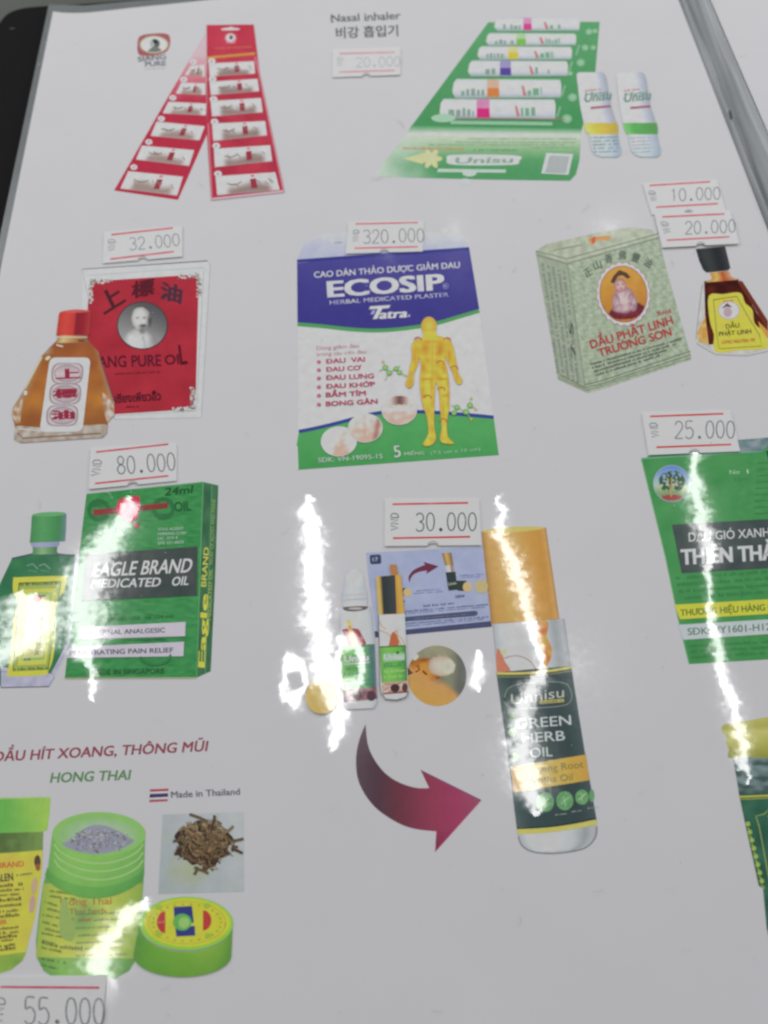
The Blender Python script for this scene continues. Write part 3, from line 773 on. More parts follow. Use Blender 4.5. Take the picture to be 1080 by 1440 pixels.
lower = smooth_open([(90, 488), (200, 497), (330, 511), (440, 516), (560, 508), (700, 486), (800, 458), (902, 428)], 5)
p.sub("violet_band").poly([Z(88, 222)] + [Z(858, 160)] + [Z(*q) for q in lower[::-1]], lambda u, v: mix((74, 70, 144), (62, 58, 134), (v - 360) / 80 + .4 * nse(u, v, .03)), 16)
p.line([Z(88, 214), Z(470, 185), Z(857, 158)], 4.5, (56, 60, 136))
p.sub("green_curve").line([Z(x, y + 8) for x, y in lower], 5.4, (76, 150, 84))
wave = smooth_open([(96, 975), (180, 958), (280, 934), (400, 902), (490, 888), (620, 886), (760, 893), (880, 903), (966, 911)], 5)
p.sub("green_field").poly([Z(*q) for q in wave] + [Z(989, 1080), Z(90, 1146), Z(86, 1040)], lambda u, v: mix((78, 160, 88), (66, 148, 78), (v - 600) / 60 + .3 * nse(u, v, .04)), 16)
p.sub("blue_curve").line([Z(x, y) for x, y in wave], 5, (58, 70, 140))
p.line([Z(88, 1040), Z(92, 1144)], 1.6, (196, 210, 200))
W = (198, 200, 216)
def wornW(u, v): return mix((178, 180, 204), (206, 208, 220), .6 + .9 * nse(u, v, .12))
p.sub("lettering")
p.text("CAO DÁN THẢO DƯỢC GIẢM ĐAU", Z(165, 288), Z(815, 243), 8.2, wornW, bold=.022)
p.text("ECOSIP", Z(230, 374), Z(742, 340), 21.5, wornW, bold=.05)
p.ell(*Z(752, 325), 4.2, 4.2, (130, 130, 180), n=14).ell(*Z(752, 325), 3.2, 3.2, VI, n=14).text("R", Z(746, 331), Z(758, 330), 3.6, (150, 150, 190), bold=.02)
p.text("HERBAL MEDICATED PLASTER", Z(235, 408), Z(765, 372), 5.6, lambda u, v: mix((140, 140, 186), (200, 202, 220), .55 + 1.3 * nse(u, v, .06)), bold=.012)
p.sub("maker_logo").text("atra", Z(456, 471), Z(577, 464), 11.5, W, bold=.05, slant=.28)
p.poly([Z(414, 416), Z(506, 410), Z(498, 424), Z(410, 430)], W).poly([Z(450, 425), Z(470, 424), Z(446, 472), Z(426, 473)], W).poly([Z(424, 434), Z(440, 433), Z(430, 452), Z(416, 452)], (150, 152, 196)).ell(*Z(588, 458), 2, 2, (150, 152, 196), n=10)
p.sub("lettering")
PK = (176, 66, 90)
p.text("Dùng giảm đau", Z(175, 611), Z(364, 599), 5.2, (186, 130, 140), bold=.01).text("trong các cơn đau", Z(175, 638), Z(397, 625), 5.0, (186, 130, 140), bold=.01)
for t, yl, x1, yr in [("ĐAU  VAI", 672, 391, 662), ("ĐAU CƠ", 708, 375, 700), ("ĐAU LƯNG", 745, 431, 737), ("ĐAU KHỚP", 784, 436, 773), ("BẦM TÍM", 822, 395, 814), ("BONG GÂN", 862, 447, 850)]:
    p.text(t, Z(218, yl), Z(x1, yr), 6.4, PK, bold=.035)
    p.ell(*Z(186, yl - 7), 2.6, 2.4, PK, n=10)
    for a in range(5): p.line([Z(186, yl - 7), Z(186 + 11 * math.cos(a * 1.257), yl - 7 + 10 * math.sin(a * 1.257))], .8, (190, 110, 130))
p.text("SĐK: VN-19095-15", Z(183, 1114), Z(470, 1095), 6.4, (184, 208, 190), bold=.0)
p.text("5", Z(524, 1092), Z(553, 1088), 16, (206, 214, 206), bold=.01).text("MIẾNG", Z(568, 1083), Z(656, 1078), 4.4, (176, 206, 180), bold=.01)
p.text("(7.5 cm x 10 cm)", Z(685, 1080), Z(906, 1061), 4.8, (150, 194, 158), bold=.0)
def skin(k):
    def f(dx, dy):
        c = mix((222, 204, 200), (204, 160, 140), .5 + .5 * dy + nse(dx * 3 + k * 7, dy * 3, 1) * .6)
        if k == 0 and dx < -.15 - .3 * dy: c = mix(c, (216, 212, 216), .8)
        if k == 0 and dx > .55: c = mix(c, (212, 210, 214), .6)
        if k == 1: c = mix(c, (150, 110, 100), max(0, 1 - abs(dx - .72 + .2 * dy) * 4)) if dx < 1 else c
        if k == 1: c = mix(c, (196, 150, 130), max(0, .6 - abs(dx + .05) * 5))
        if k == 2 and dy < -.35: c = mix((110, 72, 62), (206, 190, 184), min(1, abs(dx - .05) * 1.8))
        if k == 2 and dy > -.2 and dy < .1: c = mix(c, (232, 222, 216), .8)
        return c
    return f
p.sub("inset_photo")
for k, (x, y, r) in enumerate([(275, 1020, 25.5), (393, 960, 24.5), (545, 880, 25)]):
    p.ell(*Z(x, y), r, r * .83 if k == 0 else r * .84, (206, 212, 206), n=36, rot=-3).ell(*Z(x, y), r * .96, r * .80, skin(k), n=36, rings=9, rot=-3)
p.sub("body_figure")
bodyo = [(655, 545), (652, 558), (612, 572), (600, 600), (602, 645), (592, 690), (585, 730), (573, 765), (590, 783), (608, 760), (608, 722), (626, 680), (634, 645), (642, 690), (637, 740), (640, 800), (650, 860), (668, 910), (675, 985), (650, 1033), (684, 1038), (708, 1008), (700, 955), (700, 880), (703, 800), (708, 752), (722, 800), (728, 880), (734, 960), (727, 1000), (737, 1026), (788, 1030), (762, 1000), (756, 940), (766, 880), (768, 800), (764, 740), (756, 690), (748, 645), (752, 640), (768, 680), (785, 718), (795, 750), (812, 766), (826, 748), (806, 712), (796, 650), (778, 580), (750, 560), (712, 548)]
def bodyc(u, v):
    x = (u - 390) * 3.176; y = (v - 300) * 3.176
    c = mix((222, 184, 62), (208, 160, 52), .5 + 1.2 * nse(u, v, .11))
    for cx in (690, 672, 745):
        if (cx == 690 and y < 700) or (cx != 690 and y > 720): c = mix(c, (232, 200, 70), max(0, 1 - abs(x - cx) / 16) * .8)
    for (ax, ay, rx, ry, k) in [(658, 605, 17, 34, 1), (724, 607, 17, 34, 1), (650, 690, 9, 26, .8), (744, 695, 9, 26, .8), (672, 900, 5, 60, .8), (742, 890, 5, 60, .8), (668, 742, 24, 6, 1.1), (738, 742, 24, 6, 1.1),
                             (691, 640, 4, 90, 1.0), (676, 575, 16, 5, .8), (706, 575, 16, 5, .8), (612, 640, 5, 40, .7), (768, 640, 5, 40, .7), (596, 740, 6, 30, .7), (800, 735, 6, 26, .7), (655, 820, 12, 7, 1), (748, 815, 12, 7, 1), (672, 660, 12, 12, .5), (712, 660, 12, 12, .5),
                             (650, 790, 4, 60, .6), (690, 790, 4, 60, .6), (722, 830, 4, 60, .6), (762, 800, 4, 60, .6), (684, 1010, 8, 10, .6), (742, 1008, 8, 10, .6)]:
        q = math.hypot((x - ax) / rx, (y - ay) / ry)
        if q < 1.4: c = mix(c, (158, 96, 40), (1.4 - q) * .40 * k)
    return c
p.poly([Z(*q) for q in smooth_closed(bodyo, 3)], bodyc, 1.8).outline([Z(*q) for q in smooth_closed(bodyo, 3)], 0.8, (200, 150, 60))
p.ell(*Z(677, 506), 11, 13.5, lambda dx, dy: mix((226, 190, 72), (204, 150, 56), math.hypot(dx, dy) * .9), rings=3).poly([Z(652, 530), Z(710, 530), Z(718, 566), Z(648, 568)], (222, 184, 62))
p.sub("pain_spot")
for x, y in [(628, 566), (758, 568), (728, 672), (790, 694), (733, 790), (671, 825), (740, 930)]:
    p.line([Z(x + 15 * math.cos(a), y + 11 * math.sin(a)) for a in [math.pi + k * .45 for k in range(9)]], 1.6, (186, 92, 60))
p.sub("molecule")
for pts in ([(472, 665), (485, 690), (500, 712), (530, 695), (545, 712), (572, 725)], [(480, 748), (498, 714)], [(530, 694), (547, 682)], [(455, 705), (484, 690)],
            [(790, 893), (803, 868), (842, 888), (860, 858), (866, 826)], [(860, 858), (888, 876)], [(842, 888), (866, 922)], [(780, 858), (800, 868)]):
    p.line([Z(*q) for q in pts], 1.2, (150, 180, 120))
for x, y, r in [(483, 691, 4), (500, 714, 4), (530, 695, 3.6), (546, 712, 3.6), (789, 893, 4), (802, 868, 4), (843, 889, 4.6), (860, 859, 4.2)]:
    p.ell(*Z(x, y), r, r * .9, lambda dx, dy: mix((170, 206, 120), (84, 154, 76), math.hypot(dx, dy)), rings=2, n=12)
for x, y in [(866, 826), (886, 876), (866, 921), (574, 726), (472, 663)]: p.ell(*Z(x, y), 1.8, 1.8, (206, 170, 80), n=8)
p.build(page)

# ------------------------------------------------------------------ pale green oil box, top right
Z = zr(740, 250, 3.176)
p = Pic("printed_oil_box", "printed pale green patterned oil box with an oval picture of a seated figure")
def pat(u, v):
    x = u * .97 + v * .26; y = v * .97 - u * .26
    s = math.sin(x * .42 + 1.5 * math.sin(y * .42)) * math.sin(y * .55)
    c = mix((134, 152, 124), (166, 178, 154), .5 + .5 * s)
    return mix(c, (186, 190, 174), max(0, nse(u, v, .22) * 1.1))
p.poly([Z(182, 385), Z(590, 270), Z(660, 530), Z(735, 795), Z(738, 812), Z(345, 942), Z(278, 962), Z(262, 940)], pat, 2.2)
p.sub("side_face").poly([Z(42, 330), Z(182, 385), Z(262, 942), Z(275, 962), Z(142, 902)], lambda u, v: mix(mix(pat(u, v), (150, 160, 140), .5), (116, 126, 108), .1), 3)
for k in range(5):
    x0, y0, x1, y1 = 78 + k * 24, 380 + k * 9, 150 + k * 22, 880 + k * 9
    p.scribble(Z(x1, y1), Z(x0, y0), 4.5, (122, 128, 120), seed=k + 3)
p.text("7 5", Z(222, 800), Z(208, 650), 6, (84, 88, 84), bold=.02)
p.sub("top_face").poly([Z(42, 328), Z(90, 296), Z(300, 250), Z(470, 220), Z(560, 232), Z(590, 268), Z(400, 322), Z(182, 385)], lambda u, v: mix((180, 186, 166), (152, 162, 138), .5 + 1.1 * nse(u, v, .12)), 4)
p.line([Z(42, 328), Z(182, 362), Z(590, 250)], 1.4, (116, 124, 102)).line([Z(44, 345), Z(182, 384), Z(592, 268)], 1.6, (120, 128, 106)).line([Z(120, 325), Z(250, 300)], 2.4, (138, 146, 120))
p.poly(smooth_closed([Z(278, 272), Z(330, 262), Z(375, 262), Z(368, 280), Z(320, 280), Z(300, 300), Z(285, 290)], 3), (206, 136, 74)).poly([Z(290, 268), Z(312, 262), Z(306, 290), Z(294, 294)], (196, 84, 66))
p.sub("border_line").line([Z(262, 925), Z(342, 905), Z(733, 775)], 1.2, (96, 104, 84)).line([Z(150, 880), Z(262, 938), Z(345, 918), Z(735, 790)], 1.2, (104, 112, 90)).line([Z(146, 893), Z(270, 950), Z(735, 805)], 1.0, (120, 128, 104)).line([Z(184, 386), Z(264, 940)], 1.0, (116, 128, 106))
p.sub("oval_picture")
oc = Z(434, 520)
p.ell(*oc, 38, 45, (150, 116, 112), rot=-8, n=96, edge=lambda a: 1 + .03 * math.cos(a * 24)).ell(*oc, 37, 44, (212, 190, 192), rot=-8, n=96, edge=lambda a: 1 + .03 * math.cos(a * 24))
p.ell(*oc, 33.5, 40, (140, 70, 60), rot=-8, n=40)
def ovc(dx, dy):
    c = mix((200, 146, 60), (180, 116, 46), .5 + .5 * dy + .3 * nse(dx * 3, dy * 3, 1))
    def E(x, y, rx, ry): return math.hypot((dx - x) / rx, (dy - y) / ry)
    q = E(.05, .62, .78, .30)                                    # dark red seat cloth
    if q < 1: c = mix((136, 56, 68), (104, 40, 52), q + .5 * nse(dx * 6, dy * 6, 1))
    for x, y, rx, ry, d in ((-.02, .20, .46, .50, 0), (-.36, .30, .18, .34, .15), (.34, .34, .20, .34, .2), (-.05, .50, .52, .16, .1)):
        q = E(x, y, rx, ry)                                      # pale pink robe, sleeves and lap
        if q < 1: c = mix(mix((206, 178, 182), (146, 108, 118), q ** 3 + d), (128, 92, 104), max(0, .35 * math.sin(dx * 17 + dy * 9)) + .3 * nse(dx * 6, dy * 6, 3))
    q = E(0, .26, .24, .22)
    if q < 1: c = mix((212, 180, 174), c, q ** 2)
    q = E(-.08, -.32, .27, .25)                                  # round face
    if q < 1:
        c = mix((210, 172, 166), (150, 102, 104), q ** 2.4)
        for x in (-.18, .04):
            c = mix(c, (110, 68, 70), max(0, 1.2 - E(x, -.36, .07, .035)) * .8)
        c = mix(c, (150, 74, 80), max(0, 1.2 - E(-.07, -.20, .09, .03)) * .8)
        c = mix(c, (176, 124, 120), max(0, 1 - E(-.07, -.28, .05, .06)))
    return c
p.ell(*oc, 32.5, 39, ovc, rot=-8, n=60, rings=28)
p.poly([Z(376, 468), Z(388, 440), Z(415, 412), Z(448, 424), Z(466, 444), Z(452, 452), Z(430, 436), Z(410, 440), Z(392, 472)], (84, 62, 54))
p.sub("lettering")
for t, x, y, r in [("正", 268, 446, -38), ("山", 306, 410, -26), ("香", 352, 378, -14), ("佛", 410, 360, -2), ("靈", 468, 368, 10), ("油", 520, 386, 22)]:
    a, b = Z(x, y); q = math.radians(r + 8)
    p.text(t, (a, b), (a + 11 * math.cos(q), b + 11 * math.sin(q)), 9.5, (92, 106, 92), bold=.03)
DR = (172, 66, 66)
p.text("5ml", Z(586, 616), Z(646, 603), 5.5, DR, bold=.03)
p.text("DẦU PHẬT LINH", Z(292, 764), Z(657, 652), 11.5, DR, bold=.035).text("TRƯỜNG SƠN", Z(328, 800), Z(651, 704), 11, DR, bold=.035)
for k in range(4): p.scribble(Z(288 + k * 8, 838 + k * 16), Z(700 - k * 30, 722 + k * 24), 3.2, (92, 100, 84), seed=k)
p.build(page)

# small dark bottle at the hinge
p = Pic("printed_brown_bottle", "printed dark brown oil bottle with black cap and yellow label")
def gl(u, v): return mix((176, 172, 164), (196, 196, 194), .5 + 1.2 * nse(u, v, .1))
p.poly([Z(790, 455), Z(952, 445), Z(1030, 560), Z(1086, 640), Z(1090, 745), Z(1075, 762), Z(985, 790), Z(845, 778), Z(757, 722), Z(765, 650), Z(784, 540)], gl, 6)
p.line([Z(758, 720), Z(765, 650), Z(785, 480)], 1.0, (140, 140, 138)).line([Z(760, 740), Z(845, 790), Z(985, 796), Z(1080, 775)], 1.2, (150, 142, 138))
p.sub("dark_oil").poly([Z(795, 462), Z(945, 452), Z(1010, 570), Z(1078, 680), Z(1078, 700), Z(960, 640), Z(838, 745), Z(808, 745), Z(800, 660)], lambda u, v: mix((62, 30, 28), (96, 40, 32), .35 + 1.2 * nse(u, v, .07) + (v - 430) / 130), 4)
p.poly([Z(940, 460), Z(965, 462), Z(1080, 640), Z(1080, 690), Z(1030, 600)], (108, 50, 38))
p.poly([Z(763, 690), Z(800, 620), Z(815, 745), Z(770, 735)], lambda u, v: mix((206, 138, 60), (214, 176, 110), .5 + 1.5 * nse(u, v, .15)), 3)
p.poly([Z(1035, 640), Z(1085, 690), Z(1085, 720), Z(1050, 700)], (204, 140, 66))
p.sub("neck").rows([(Z(820, 425), Z(905, 415)), (Z(830, 450), Z(915, 440)), (Z(800, 468), Z(945, 456))], lambda i, j: ramp([(0, (190, 128, 60)), (.3, (222, 172, 84)), (.6, (176, 82, 44)), (1, (196, 150, 110))], i), 10)
p.sub("cap").rows([(Z(757, 318), Z(888, 306)), (Z(772, 370), Z(902, 362)), (Z(790, 412), Z(912, 404)), (Z(806, 424), Z(900, 414))], lambda i, j: ramp([(0, (52, 54, 56)), (.3, (66, 70, 70)), (.7, (48, 50, 52)), (1, (70, 72, 74))], i), 8)
YE = (206, 192, 58)
p.sub("label_panel").poly(smooth_closed([Z(815, 528), Z(880, 520), Z(955, 514), Z(978, 560), Z(1010, 590), Z(1020, 650), Z(1060, 690), Z(1078, 760), Z(960, 770), Z(845, 778), Z(838, 700), Z(820, 640)], 4), lambda u, v: mix(YE, (196, 186, 70), .5 + nse(u, v, .08)), 8)
p.outline([Z(836, 545), Z(940, 530), Z(990, 620), Z(1040, 700), Z(1052, 752), Z(862, 764), Z(850, 690)], 1.0, (110, 104, 60))
p.ell(*Z(905, 592), 15.5, 13, (186, 160, 160), n=26).ell(*Z(905, 592), 14, 11.5, (206, 200, 200), n=26).ell(*Z(900, 600), 6, 7, (176, 150, 156)).poly([Z(872, 585), Z(897, 560), Z(922, 580), Z(897, 575)], (84, 74, 72))
p.scribble(Z(880, 555), Z(925, 550), 2.2, (180, 70, 60))
p.text("DẦU", Z(893, 674), Z(952, 668), 6, (70, 74, 40), bold=.03).text("PHẬT LINH", Z(862, 708), Z(1005, 695), 6, (70, 74, 40), bold=.03)
p.text("LONG NGUYEN TM", Z(874, 742), Z(1020, 732), 4.5, (180, 70, 54), bold=.03)
p.build(page)
# ------------------------------------------------------------------ green oil box and bottle, left
Z = zr(0, 620, 3.273)
p = Pic("printed_green_oil_box", "printed green medicated oil box with a dark grey name panel and side face")
def gg(u, v):
    s = nse(u * .05, v * 1.3 - u * .06, 1.0, 2)
    return mix((68, 148, 82), (50, 124, 68), .45 + .9 * s + .25 * nse(u, v, .03))
p.poly([Z(398, 245), Z(935, 190), Z(905, 1090), Z(298, 1094), Z(350, 640)], gg, 3)
p.sub("side_face").poly([Z(935, 190), Z(1005, 206), Z(990, 640), Z(970, 1060), Z(905, 1090)], lambda u, v: mix((54, 98, 70), (70, 116, 80), .5 + nse(u, v * .3, .15)), 5)
p.line([Z(976, 206), Z(945, 1072)], 1.6, (84, 140, 96)).line([Z(935, 190), Z(905, 1090)], 1.2, (100, 160, 108)).line([Z(398, 245), Z(935, 190), Z(1005, 206)], 1.2, (92, 150, 104))
def vert(t, a, b, h, col, **k):                       # lettering climbing the side
    L = math.hypot(b[0] - a[0], b[1] - a[1]); p.text(t, a, b, h, col, up=(-(1), -.1), **k)
p.sub("side_lettering")
vert("Eagle", Z(942, 1040), Z(957, 710), 9, (206, 196, 66), bold=.035)
vert("BRAND", Z(948, 672), Z(962, 492), 7, (198, 192, 76), bold=.02)
vert("MEDICATED OIL", Z(970, 826), Z(978, 590), 4.4, (150, 170, 84), bold=.02)
vert("RELIEF OF ACHES AND PAINS", Z(978, 570), Z(992, 270), 4.4, (140, 164, 90), bold=.01)
p.sub("emblem")
for cx, cy in [(455, 320), (752, 312)]:
    for k in range(14):
        a = k * .449; r = 44; x, y = cx + r * math.cos(a), cy + r * 1.0 * math.sin(a)
        p.ell(*Z(x, y), 5, 2.6, (50, 112, 66), rot=math.degrees(a) + 70, n=10)
    p.scribble(Z(cx - 34, cy - 16), Z(cx + 34, cy - 20), 5, (54, 110, 68)).scribble(Z(cx - 26, cy + 34), Z(cx + 26, cy + 32), 5, (54, 110, 68))
p.poly([Z(428, 318), Z(775, 285), Z(772, 310), Z(432, 344)], (150, 52, 60)).scribble(Z(445, 338), Z(760, 308), 5.5, (110, 70, 56))
p.poly(smooth_closed([Z(548, 272), Z(575, 262), Z(590, 275), Z(602, 262), Z(608, 255), Z(640, 256), Z(644, 290), Z(636, 320), Z(636, 350), Z(600, 378), Z(592, 372), Z(560, 352), Z(534, 320)], 4), (206, 58, 84))
p.ell(*Z(628, 390), 4.2, 4, (170, 70, 74)).line([Z(612, 262), Z(600, 285), Z(622, 300)], 1.6, (130, 40, 56))
p.sub("lettering")
p.text("24ml", Z(758, 252), Z(884, 240), 10.5, (42, 84, 54), bold=.02, slant=.25).text("OIL", Z(805, 325), Z(880, 320), 13, (44, 92, 58), bold=.02)
for k, t in enumerate(["SOLE AGENT", "HARRING CORP", "LIC. 015-4", "(65) 221-8820"]): p.text(t, Z(728, 414 + k * 21), Z(846 - (k == 2) * 28 + (k == 1) * 12, 410 + k * 21), 3.8, (170, 206, 176), bold=.01)
p.text("EXTERNAL USE  oz  (24 ml)", Z(440, 832), Z(800, 814), 5, (48, 100, 62), bold=.0)
for k in range(3): p.scribble(Z(560 + k * 30, 920), Z(760, 916), 2, (52, 110, 66), seed=k)
p.sub("name_panel").poly([Z(395, 522), Z(910, 487), Z(906, 712), Z(375, 738)], lambda u, v: mix((82, 88, 86), (66, 76, 74), .5 + nse(u, v, .05)), 14)
p.text("EAGLE BRAND", Z(425, 627), Z(876, 605), 19, (198, 202, 200), bold=.024, slant=.3)
p.text("MEDICATED", Z(418, 679), Z(735, 670), 12, (192, 198, 194), bold=.03, slant=.28).text("OIL", Z(790, 668), Z(866, 663), 12, (192, 198, 194), bold=.03, slant=.28)
p.sub("white_strip").quad(Z(372, 858), Z(855, 834), Z(853, 900), Z(366, 914), (190, 184, 208)).quad(Z(318, 950), Z(848, 925), Z(845, 992), Z(310, 1000), (188, 182, 206))
p.text("EXTERNAL ANALGESIC", Z(392, 896), Z(760, 882), 6.4, (74, 78, 88), bold=.025).text("PENETRATING PAIN RELIEF", Z(322, 988), Z(798, 974), 6.6, (74, 78, 88), bold=.025)
p.sub("lettering").text("MADE IN SINGAPORE", Z(418, 1076), Z(756, 1070), 7, (48, 96, 58), bold=.02)
p.sub("leaf_wreath")
for k in range(10):
    a = .2 + k * .28; p.ell(*Z(715 + 70 * math.cos(a), 985 + 45 * math.sin(a)), 4, 2, (54, 122, 70), rot=math.degrees(a) + 90, n=8)
p.line([Z(298, 1092), Z(905, 1090)], 1.2, (150, 170, 100))
p.build(page)

p = Pic("printed_green_bottle", "printed dark green oil bottle with green cap left of the green box")
def gb(u, v): return mix((46, 104, 72), (60, 124, 80), .5 + .8 * nse(u, v, .05) + (v - 790) / 500)
p.poly([Z(55, 542), Z(150, 520), Z(270, 517), Z(345, 527), Z(336, 600), Z(330, 760), Z(322, 905), Z(236, 1090), Z(225, 1132), Z(4, 1137), Z(-30, 1060), Z(-60, 900), Z(-20, 700)], gb, 6)
p.line([Z(345, 527), Z(332, 700), Z(322, 905), Z(238, 1095)], 2.0, (96, 130, 150)).line([Z(55, 542), Z(150, 521), Z(345, 527)], 2.4, (70, 84, 96))
p.sub("glass_base").poly([Z(4, 1040), Z(235, 1070), Z(322, 905), Z(326, 930), Z(250, 1090), Z(226, 1132), Z(4, 1137)], lambda u, v: mix((184, 180, 202), (156, 158, 180), .5 + nse(u, v, .1)), 6)
p.outline([Z(4, 1136), Z(226, 1131), Z(250, 1090), Z(240, 1070), Z(6, 1062)], 1.0, (120, 118, 150))
for x in (150, 205): p.line([Z(x - 26, 575), Z(x, 566), Z(x + 26, 590)], 1.8, (110, 150, 128)).line([Z(x - 20, 596), Z(x + 22, 602)], 1.2, (96, 140, 116))
p.sub("neck").rows([(Z(150, 488), Z(266, 480)), (Z(152, 508), Z(262, 505)), (Z(146, 524), Z(268, 522))], lambda i, j: ramp([(0, (84, 130, 90)), (.4, (130, 176, 116)), (1, (70, 116, 84))], i), 8)
p.rows([(Z(142, 466), Z(272, 462)), (Z(142, 482), Z(275, 478)), (Z(158, 490), Z(262, 487))], lambda i, j: mix((160, 160, 196), (126, 130, 168), abs(i - .4)), 8)
p.sub("cap").rows([(Z(150, 340), Z(302, 332)), (Z(146, 350), Z(306, 340)), (Z(142, 420), Z(304, 410)), (Z(137, 470), Z(300, 462))], lambda i, j: ramp([(0, (70, 134, 84)), (.35, (84, 154, 92)), (.8, (66, 134, 80)), (1, (104, 130, 140))], i), 12)
p.poly(smooth_closed([Z(150, 340), Z(190, 330), Z(260, 327), Z(302, 332), Z(280, 344), Z(180, 348)], 3), (96, 164, 104))
p.sub("label_panel").poly(smooth_closed([Z(62, 634), Z(80, 628), Z(290, 622), Z(306, 634), Z(296, 690), Z(268, 740), Z(255, 900), Z(245, 1000), Z(222, 1060), Z(205, 1078), Z(50, 1084), Z(33, 1068), Z(48, 1000), Z(60, 850), Z(78, 740), Z(60, 690)], 4), (206, 200, 64))
p.quad(Z(88, 655), Z(280, 648), Z(222, 1052), Z(60, 1060), (150, 170, 80)).outline([Z(88, 655), Z(280, 648), Z(222, 1052), Z(60, 1060)], 1.4, (80, 110, 60))
p.scribble(Z(90, 668), Z(278, 660), 4, (84, 100, 56)).scribble(Z(66, 1058), Z(222, 1050), 4, (84, 100, 56))
p.quad(Z(104, 684), Z(258, 678), Z(214, 1028), Z(82, 1034), (196, 196, 76)).quad(Z(122, 700), Z(240, 696), Z(204, 1008), Z(98, 1012), (140, 180, 88)).quad(Z(130, 712), Z(230, 708), Z(198, 996), Z(104, 1000), (194, 206, 120))
p.ell(*Z(172, 725), 6.5, 6, (196, 72, 72)).line([Z(145, 722), Z(212, 712)], 2, (70, 84, 90))
p.text("MEDICATED OIL", Z(186, 800), Z(160, 990), 5, (96, 120, 100), up=(1, .1), bold=.01).scribble(Z(110, 1012), Z(160, 1010), 4, (90, 110, 96))
p.build(page)

# ------------------------------------------------------------------ leaflet and small roll-on bottles, middle
Z = zr(460, 740, 4.5)
p = Pic("printed_leaflet", "printed pale blue leaflet with a small curved arrow between two tiny bottles")
p.poly([Z(245, 168), Z(985, 128), Z(1010, 300), Z(1044, 636), Z(314, 704), Z(270, 400)], lambda u, v: mix((150, 160, 192), (162, 170, 200), .5 + .8 * nse(u, v, .04)), 12)
p.poly([Z(306, 674), Z(1036, 600), Z(1044, 636), Z(314, 704)], (74, 78, 110))
p.poly([Z(490, 575), Z(930, 535), Z(952, 540), Z(952, 562), Z(930, 570), Z(490, 604)], (78, 84, 110)).scribble(Z(550, 590), Z(900, 560), 2, (110, 116, 140))
p.sub("number_badge").rrect(Z(268, 182), Z(340, 178), Z(344, 238), Z(273, 243), 3, (66, 72, 100)).text("17", Z(290, 222), Z(322, 219), 5, (160, 168, 190), bold=.03)
p.sub("small_print")
for k, (x0, y0, x1, y1, h) in enumerate([(840, 318, 995, 308, 2.2), (842, 330, 970, 322, 1.6), (545, 415, 740, 402, 2.2), (545, 430, 735, 417, 2), (610, 512, 805, 494, 3.4), (490, 545, 1020, 500, 2.6), (490, 556, 1000, 515, 1.6), (495, 622, 1020, 578, 2.4), (500, 636, 990, 592, 1.8), (860, 640, 1010, 624, 2)]):
    p.scribble(Z(x0, y0), Z(x1, y1), h, (100, 108, 160) if k < 4 else (84, 90, 132), seed=k)
p.text("NEW", Z(815, 456), Z(872, 450), 4, (70, 74, 100), bold=.04)
p.sub("small_arrow").poly([Z(*q) for q in smooth_open([(520, 356), (516, 320), (545, 280), (600, 252), (620, 246)], 4)] + [Z(610, 226), Z(706, 254), Z(628, 302), Z(632, 280)] + [Z(*q) for q in smooth_open([(632, 280), (580, 290), (540, 312), (520, 356)], 4)], (112, 52, 72))
p.sub("tiny_bottle").quad(Z(726, 170), Z(786, 168), Z(800, 250), Z(748, 252), lambda i, j: ramp([(0, (130, 100, 60)), (.4, (206, 168, 90)), (1, (120, 92, 60))], i), 6)
p.quad(Z(748, 250), Z(802, 248), Z(808, 290), Z(752, 292), lambda i, j: ramp([(0, (176, 180, 190)), (.5, (206, 200, 200)), (.7, (150, 100, 80)), (1, (160, 164, 176))], i), 6)
p.quad(Z(750, 292), Z(812, 288), Z(826, 402), Z(768, 408), (62, 70, 70)).text("Unisu", Z(768, 376), Z(825, 366), 4, (176, 180, 150), bold=.02)
p.quad(Z(815, 345), Z(880, 345), Z(905, 412), Z(826, 408), (64, 72, 66)).ell(*Z(888, 385), 6.6, 7.2, (196, 170, 116))
p.quad(Z(470, 392), Z(500, 392), Z(510, 440), Z(470, 438), (66, 74, 60)).ell(*Z(508, 420), 6, 6, (196, 170, 116)).ell(*Z(484, 477), 1.8, 1.8, (74, 78, 110))
p.quad(Z(300, 665), Z(320, 664), Z(325, 702), Z(305, 704), (70, 74, 110))
p.sub("tan_disc").ell(*Z(976, 382), 9.5, 9.8, (186, 168, 118))
p.build(page)

p = Pic("printed_roller_bottle", "printed uncapped roller bottle with a clear dome and green label", base=0.00014)
def glass(i, j): return ramp([(0, (176, 182, 188)), (.12, (194, 198, 204)), (.5, (198, 202, 206)), (.9, (186, 190, 196)), (1, (168, 174, 182))], i)
p.rows([(Z(82, 530), Z(272, 508)), (Z(80, 640), Z(290, 620)), (Z(84, 760), Z(302, 750)), (Z(94, 1020), Z(312, 1000)), (Z(110, 1140), Z(318, 1120)), (Z(130, 1158), Z(300, 1150))], glass, 8)
p.line([Z(82, 530), Z(84, 760)], 1.0, (170, 176, 184)).line([Z(272, 508), Z(302, 750), Z(318, 1110), Z(296, 1152), Z(130, 1160)], 1.2, (164, 170, 180))
p.sub("roller_dome").rows([(Z(156, 272), Z(186, 271)), (Z(138, 279), Z(204, 277)), (Z(126, 292), Z(217, 289)), (Z(118, 312), Z(226, 308)), (Z(115, 340), Z(230, 335)), (Z(106, 392), Z(238, 386)), (Z(95, 412), Z(245, 400)), (Z(95, 478), Z(254, 470)), (Z(100, 512), Z(252, 508))],
     lambda i, j: mix(mix((178, 182, 190), (192, 196, 202), math.sin(i * 3.1)), (206, 208, 212), .3 * (math.sin(j * 40) > .5)), 10)
